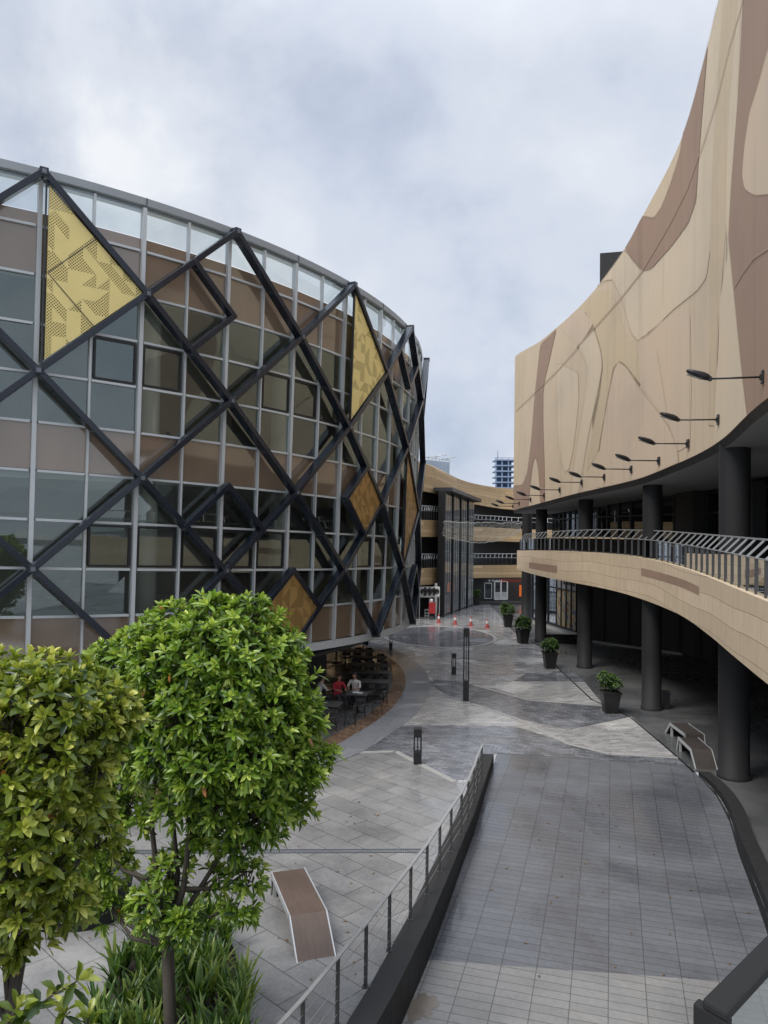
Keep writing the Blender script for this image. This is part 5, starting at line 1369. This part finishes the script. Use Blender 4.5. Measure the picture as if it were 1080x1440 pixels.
g = G(475, 966, .85); person('person in a red shirt seated at the small table nearest the tree, back towards us', (g.x, g.y, .0), radians(-150), M['redcloth']); seat_under(g.x, g.y, radians(-150), 'black chair under the person in the red shirt')
g = G(447, 968, .85); person('person in a pale shirt seated leftmost, against the dark wall', (g.x, g.y, .0), radians(-60), M['whitecloth'], .14); seat_under(g.x, g.y, radians(-60), 'black chair under the leftmost person in a pale shirt')
g = G(500, 963, .85); person('person in a white shirt seated behind the table with papers', (g.x, g.y, .0), radians(165), M['whitecloth'], .1); seat_under(g.x, g.y, radians(165), 'black chair under the person in white at the table with papers')
# ================================================================== TREES AND PLANTING
def tree(name, label, cat, D, lobes, base, stems, nros, L, W, mat, seed, inner=.22, dens=1.0):
    rnd = random.Random(seed); t = thing(name, label, cat, base)
    lb = []
    for x, y, r, dy in lobes:
        Y = D + dy; c = at(x, y, Y); lb.append((c, r * Y / F))
    mb, tn = MB(), []; tw = MB()
    eye = V((0, 0, H)); cen = sum((c for c, r in lb), V((0, 0, 0))) / len(lb)
    for c, r in lb:
        n = int(nros * (r / .75)**2 * dens)
        for i in range(n):
            d = V((rnd.gauss(0, 1), rnd.gauss(0, 1), rnd.gauss(0, 1))).normalized()
            k = (rnd.uniform(.82, 1.14) if rnd.random() > .07 else rnd.uniform(1.1, 1.38)) if rnd.random() > inner else rnd.uniform(.45, .8)
            p = c + d * r * k
            if any((p - c2).length < r2 * .72 for c2, r2 in lb if c2 is not c): continue
            if d.z < -.55 and rnd.random() < .45: continue
            ax = (d * .95 + V((0, 0, .5)) + V((rnd.gauss(0, .22), rnd.gauss(0, .22), rnd.gauss(0, .12)))).normalized()
            # pale tones: new growth plus painted sky highlights; older whorls are deep green
            tone = min(1, max(0, rnd.gauss(.48, .2) + .3 * noise.noise(p * 1.7)))
            rosette(mb, tn, p, ax, rnd.choice((7, 8, 9, 10)), L * rnd.uniform(.62, 1.22), W, rnd, tone, (14, 78), .2)
            if rnd.random() < .3: tw.tube([p, p - ax * L * .7 + (c - p) * .15, p + (c - p) * .55], [.006, .008, .011], 4, cap=False)
    set_tone(mb.build('crown', mat, t, True), tn)
    tr = MB()
    b = V(base)
    for s in stems:
        P = [V(q) for q in s[0]]; k = len(P); tr.tube(P, [s[1] + (s[2] - s[1]) * i / (k - 1) for i in range(k)], 9)
    for c, r in lb:
        s = min((V(q) for st in stems for q in st[0][1:]), key=lambda q: (q - c).length + (2 if q.z > c.z else 0)); m = s.lerp(c, .5) + V((rnd.uniform(-.1, .1), rnd.uniform(-.1, .1), -.12)); tr.tube([s, m, c + V((0, 0, r * .3))], [.032, .024, .012], 6, cap=False)
    tr.add(tw.v, tw.f, 0, True)
    tr.build('trunk', M['bark'], t, True)
    return t
D1 = 9.9
b1 = at(238, 1440, D1); b1.z = 0
s0 = at(238, 1440, D1); s1 = at(233, 1330, D1); 
stems1 = [([b1, s0, s1], .085, .055), ([s1, at(222, 1240, D1), at(212, 1150, D1 + .1), at(225, 1040, D1)], .05, .02), ([s1, at(258, 1250, D1), at(268, 1160, D1 - .1), at(300, 1020, D1)], .05, .02), ([s1, at(262, 1280, D1 + .1), at(318, 1190, D1 + .1), at(370, 1060, D1)], .042, .02), ([s0 + V((.03, .05, 0)), s1 + V((.05, .03, 0)), at(250, 1230, D1 + .15), at(240, 1120, D1 + .2), at(255, 960, D1)], .05, .02)]
lob1 = [(300, 882, 40, 0), (250, 888, 35, .1), (350, 882, 36, -.1), (205, 908, 34, .15), (395, 917, 32, 0), (165, 937, 32, .3), (138, 930, 20, .3), (290, 925, 46, -.45), (235, 940, 42, -.3), (345, 930, 42, -.4), (388, 958, 36, -.2), (418, 968, 24, .1), (185, 968, 36, .1), (300, 900, 40, .55), (240, 930, 40, .6), (360, 925, 40, .55),
        (325, 990, 46, -.65), (268, 998, 44, -.6), (375, 1002, 40, -.4), (420, 1016, 32, 0), (205, 1012, 38, -.2), (160, 985, 30, .2), (300, 1010, 60, .3), (380, 1030, 44, .4),
        (436, 1068, 25, .1), (402, 1078, 37, -.25), (348, 1070, 44, -.6), (290, 1074, 42, -.65), (240, 1066, 38, -.45), (196, 1066, 34, -.1), (330, 1080, 50, .3),
        (408, 1122, 28, 0), (365, 1130, 34, -.3), (312, 1134, 34, -.4), (258, 1128, 32, -.3), (372, 1165, 22, 0), (332, 1180, 28, -.1), (290, 1178, 22, .1),
        (346, 1232, 20, .1), (333, 1275, 20, 0), (242, 1222, 20, .1), (214, 1272, 26, 0), (258, 1300, 24, -.1), (300, 1240, 15, .1), (190, 1140, 26, .3), (150, 1130, 34, .5), (128, 1185, 34, .5), (160, 1215, 24, .5), (118, 1245, 32, .45), (148, 1275, 22, .4)]
tree('round_crown_tree', 'bushy round-crowned tree with bright green whorled leaves in the centre foreground', 'tree', D1, lob1, tuple(b1), stems1, 500, .180, .047, M['leaf'], 21)
D2 = 6.6
b2 = at(10, 1440, D2); b2.z = 0
j2 = at(30, 1300, D2)
stems2 = [([b2, at(15, 1440, D2), j2], .07, .05), ([j2, at(40, 1150, D2), at(60, 1000, D2)], .045, .02), ([j2, at(0, 1180, D2), at(-30, 1020, D2)], .045, .02), ([j2, at(80, 1220, D2 + .2), at(100, 1120, D2 + .1)], .035, .015)]
lob2 = [(60, 965, 42, 0), (10, 965, 42, .1), (112, 960, 32, .15), (155, 985, 28, .2), (-35, 975, 45, .1), (178, 1008, 18, .25), (85, 1000, 38, -.3), (30, 1015, 46, -.35), (130, 1020, 32, 0), (-30, 1040, 55, -.2), (70, 1055, 44, -.35), (120, 1068, 36, -.1), (150, 1050, 26, .2), (15, 1085, 48, -.4), (60, 1010, 60, .45), (100, 1085, 40, .3),
        (85, 1120, 38, -.2), (40, 1150, 46, -.5), (-20, 1150, 56, -.3), (88, 1175, 28, -.1), (20, 1215, 46, -.45), (65, 1225, 38, -.35), (-40, 1240, 55, -.2), (92, 1255, 26, -.1), (30, 1275, 40, -.35), (75, 1290, 24, -.1), (0, 1310, 42, -.1), (40, 1325, 24, 0), (112, 1275, 20, .3), (140, 1180, 22, .5), (125, 1140, 24, .3), (-60, 1320, 50, 0)]
tree('leafy_tree', 'nearer leafy tree with olive and yellow-tipped leaves cut by the left edge', 'tree', D2, lob2, tuple(b2), stems2, 520, .155, .048, M['leaf2'], 33)
# low dark sprig at the bottom left corner
rnd = random.Random(8); t = thing('leafy_shrub', 'low dark-leaved shrub shoots in the bottom left corner', 'shrub', at(20, 1500, 5.2) * 1)
mb, tn, st = MB(), [], MB()
for P, n in (((at(-20, 1500, 5.2), at(30, 1435, 5.2), at(70, 1402, 5.2), at(108, 1380, 5.2)), 14), ((at(60, 1520, 5.3), at(85, 1450, 5.3), at(90, 1425, 5.3)), 6), ((at(-30, 1480, 5.1), at(5, 1450, 5.1), at(22, 1420, 5.1)), 7), ((at(110, 1510, 5.4), at(120, 1460, 5.4), at(124, 1432, 5.4)), 5)):
    st.tube(P, [.014, .011, .008, .005][:len(P)], 6)
    for i in range(n):
        u = (i + .6) / n * (len(P) - 1); k = min(int(u), len(P) - 2); p = P[k].lerp(P[k + 1], u - k); ax = ((P[k + 1] - P[k]).normalized() + V((0, -.2, .5))).normalized(); rosette(mb, tn, p, ax, 2, .17, .058, rnd, rnd.uniform(.0, .35), (40, 85), .25)
    rosette(mb, tn, P[-1], (P[-1] - P[-2] + V((0, 0, .05))).normalized(), 6, .17, .055, rnd, .55, (15, 70), .2)
set_tone(mb.build('foliage', M['leaf2'], t, True), tn); st.build('stem', M['bark'], t, True)
# planting bed of strap leaves
bed = [G(*p) for p in ((196, 1318), (262, 1290), (318, 1322), (346, 1405), (352, 1500), (300, 1640), (120, 1640), (118, 1480), (160, 1372))]
mb = MB(); mb.prism([(p.x, p.y) for p in bed], .006, .10, 0); o = mb.build('planting_bed', M['soil']); o['kind'] = 'structure'
mb = MB()
for a, b in zip(bed, bed[1:] + bed[:1]): mb.bar(V((a.x, a.y, .07)), V((b.x, b.y, .07)), .05, .14)
tag(mb.build('bed_edging', M['granite']), 'dark steel edging around the planting bed under the tree', 'edging')
rnd = random.Random(4); mb, tn = MB(), []
cx = sum(p.x for p in bed) / len(bed); cy = sum(p.y for p in bed) / len(bed)
def inside(x, y):
    c = False; n = len(bed)
    for i in range(n):
        a, b = bed[i], bed[(i + 1) % n]
        if (a.y > y) != (b.y > y) and x < (b.x - a.x) * (y - a.y) / (b.y - a.y) + a.x: c = not c
    return c
xs = [p.x for p in bed]; ys_ = [p.y for p in bed]; cnt = 0
while cnt < 140:
    x, y = rnd.uniform(min(xs), max(xs)), rnd.uniform(min(ys_), max(ys_))
    if not inside(x, y): continue
    cnt += 1; tone = rnd.random()
    for i in range(16):
        a = rnd.uniform(0, 6.28); l = rnd.uniform(.40, .74); out = rnd.uniform(.18, .6) * l; w = rnd.uniform(.040, .066); d = V((cos(a), sin(a), 0)); s = V((-sin(a), cos(a), 0)); bi = len(mb.v)
        for k, (u, ww) in enumerate(((0, .7), (.3, 1), (.6, .95), (.85, .6), (1, .04))):
            p = V((x, y, .08)) + d * (out * u**1.6) + V((0, 0, l * (u - .42 * u**3 * (out / l)))); e = s * w * ww * .5
            mb.v += [tuple(p + e + d*.006), tuple(p), tuple(p - e + d*.006)]
        v_ = min(1, max(0, tone * .6 + rnd.uniform(0, .4)))
        for j in range(4):
            for k in (0, 1): mb.f.append([bi + j*3 + k, bi + j*3 + k + 1, bi + (j+1)*3 + k + 1, bi + (j+1)*3 + k]); mb.mi.append(0); mb.sm.append(True); tn.append(v_)
o = set_tone(mb.build('strap_leaf_plants', M['lily']), tn); tag(o, 'green strap-leaved plants filling the bed under the tree', 'plants', None, 'stuff')

# ================================================================== FOOTBRIDGE THE PHOTOGRAPHER STANDS ON
mb = MB(); mb.prism([(.42, .66), (5.0, 5.25), (6.3, 10.9), (9, 10.9), (9, -6), (-6, -6), (-6, .2), (.0, .2)][::-1], 5.15, 5.45)
tag(mb.build('footbridge', M['concrete']), 'concrete footbridge deck at balcony level behind the near handrail', 'footbridge')
z = 6.5; a = G(972.5, 1396, z); b = G(1082, 1292, z); d = (b - a).normalized(); s = V((d.y, -d.x, 0))
t = thing('balustrade', 'near black metal handrail with glass panel cropped by the bottom right corner', 'balustrade', (a.x, a.y, 5.45)); w = .052
M['rail2'] = simple('matt_black_rail', (.020, .020, .020), .75, 0, .3, 20, .1, .2)
e = G(1023, 1425, z); q = (e - a); s = q.normalized(); w = q.length; L = 5.6; dn = V((0, 0, -.012))
mb = MB(); r0 = a + d * .012
mb.hexa([a + s*.012 + dn, e + dn, e + d*L + dn, a + d*L + dn, a + s*.012, e, e + d*L, a + d*L]); mb.build('handrail', M['rail2'], t, True, bevel=.004)
mb = MB(); mb.hexa([p + V((0, 0, k)) for k in (-1.05, -.011) for p in (a + s*.001 + d*.001, e + d*.001 - s*.001, e + d*.016 - s*.001, a + d*.016 + s*.001)]); mb.build('post', M['rail2'], t, True, bevel=.002)
c0 = a + s * w * .5
mb = MB(); mb.bar(c0 + d*1.5 + V((0, 0, -.012)), c0 + d*1.5 + V((0, 0, -1.05)), .045, .036, s); mb.build('post', M['black'], t, True)
for k in (0,):
    mb = MB(); q0, q1 = c0 + d*.05, c0 + d*1.46; mb.quad(q0 + V((0, 0, -.95)), q1 + V((0, 0, -.95)), q1 + V((0, 0, -.02)), q0 + V((0, 0, -.02))); mb.build('glass_panel', M['railglass'], t, True)

# muddy puddle and fallen leaves
mb = MB(); c = G(592, 1418, ramp_z(11.3)); n = 60
ring_ = [(c.x + r_*cos(a)*.22, c.y + r_*sin(a)*.34, ramp_z(c.y + r_*sin(a)*.34, c.x) + .006) for a, r_ in [(2*pi*i/n, 1 + .25*sin(2*2*pi*i/n + .6) + .15*sin(5*2*pi*i/n) + .10*sin(11*2*pi*i/n + 1)) for i in range(n)]]
mb.add(ring_, [tuple(range(n))]); o = mb.build('puddle', simple('muddy_water', (.17, .145, .118), .16, 0, .35, 5)); o['kind'] = 'structure'
mb, tn = MB(), []
for i in range(110):
    if i < 70: p = V((rnd.uniform(-6, 0), rnd.uniform(11, 20), .012))
    else: p = V((rnd.uniform(2.2, 8), rnd.uniform(13, 21), 0)); p.z = ramp_z(p.y, p.x) + .008
    a = rnd.uniform(0, 6.28); d = V((cos(a), sin(a), 0)); s_ = V((-d.y, d.x, 0)); l, w = rnd.uniform(.05, .11), rnd.uniform(.015, .03); up = V((0, 0, rnd.uniform(.004, .02)))
    b_ = len(mb.v); mb.v += [tuple(p), tuple(p + d*l*.5 + s_*w + up), tuple(p + d*l), tuple(p + d*l*.5 - s_*w + up)]; mb.f.append([b_, b_+1, b_+2, b_+3]); mb.mi.append(0); mb.sm.append(False)
tag(mb.build('fallen_leaves', simple('dead_leaf', (.16, .10, .05), .7, 0, .5, 20)), 'dry brown leaves scattered over the plaza tiles and ramp', 'leaves', None, 'stuff')
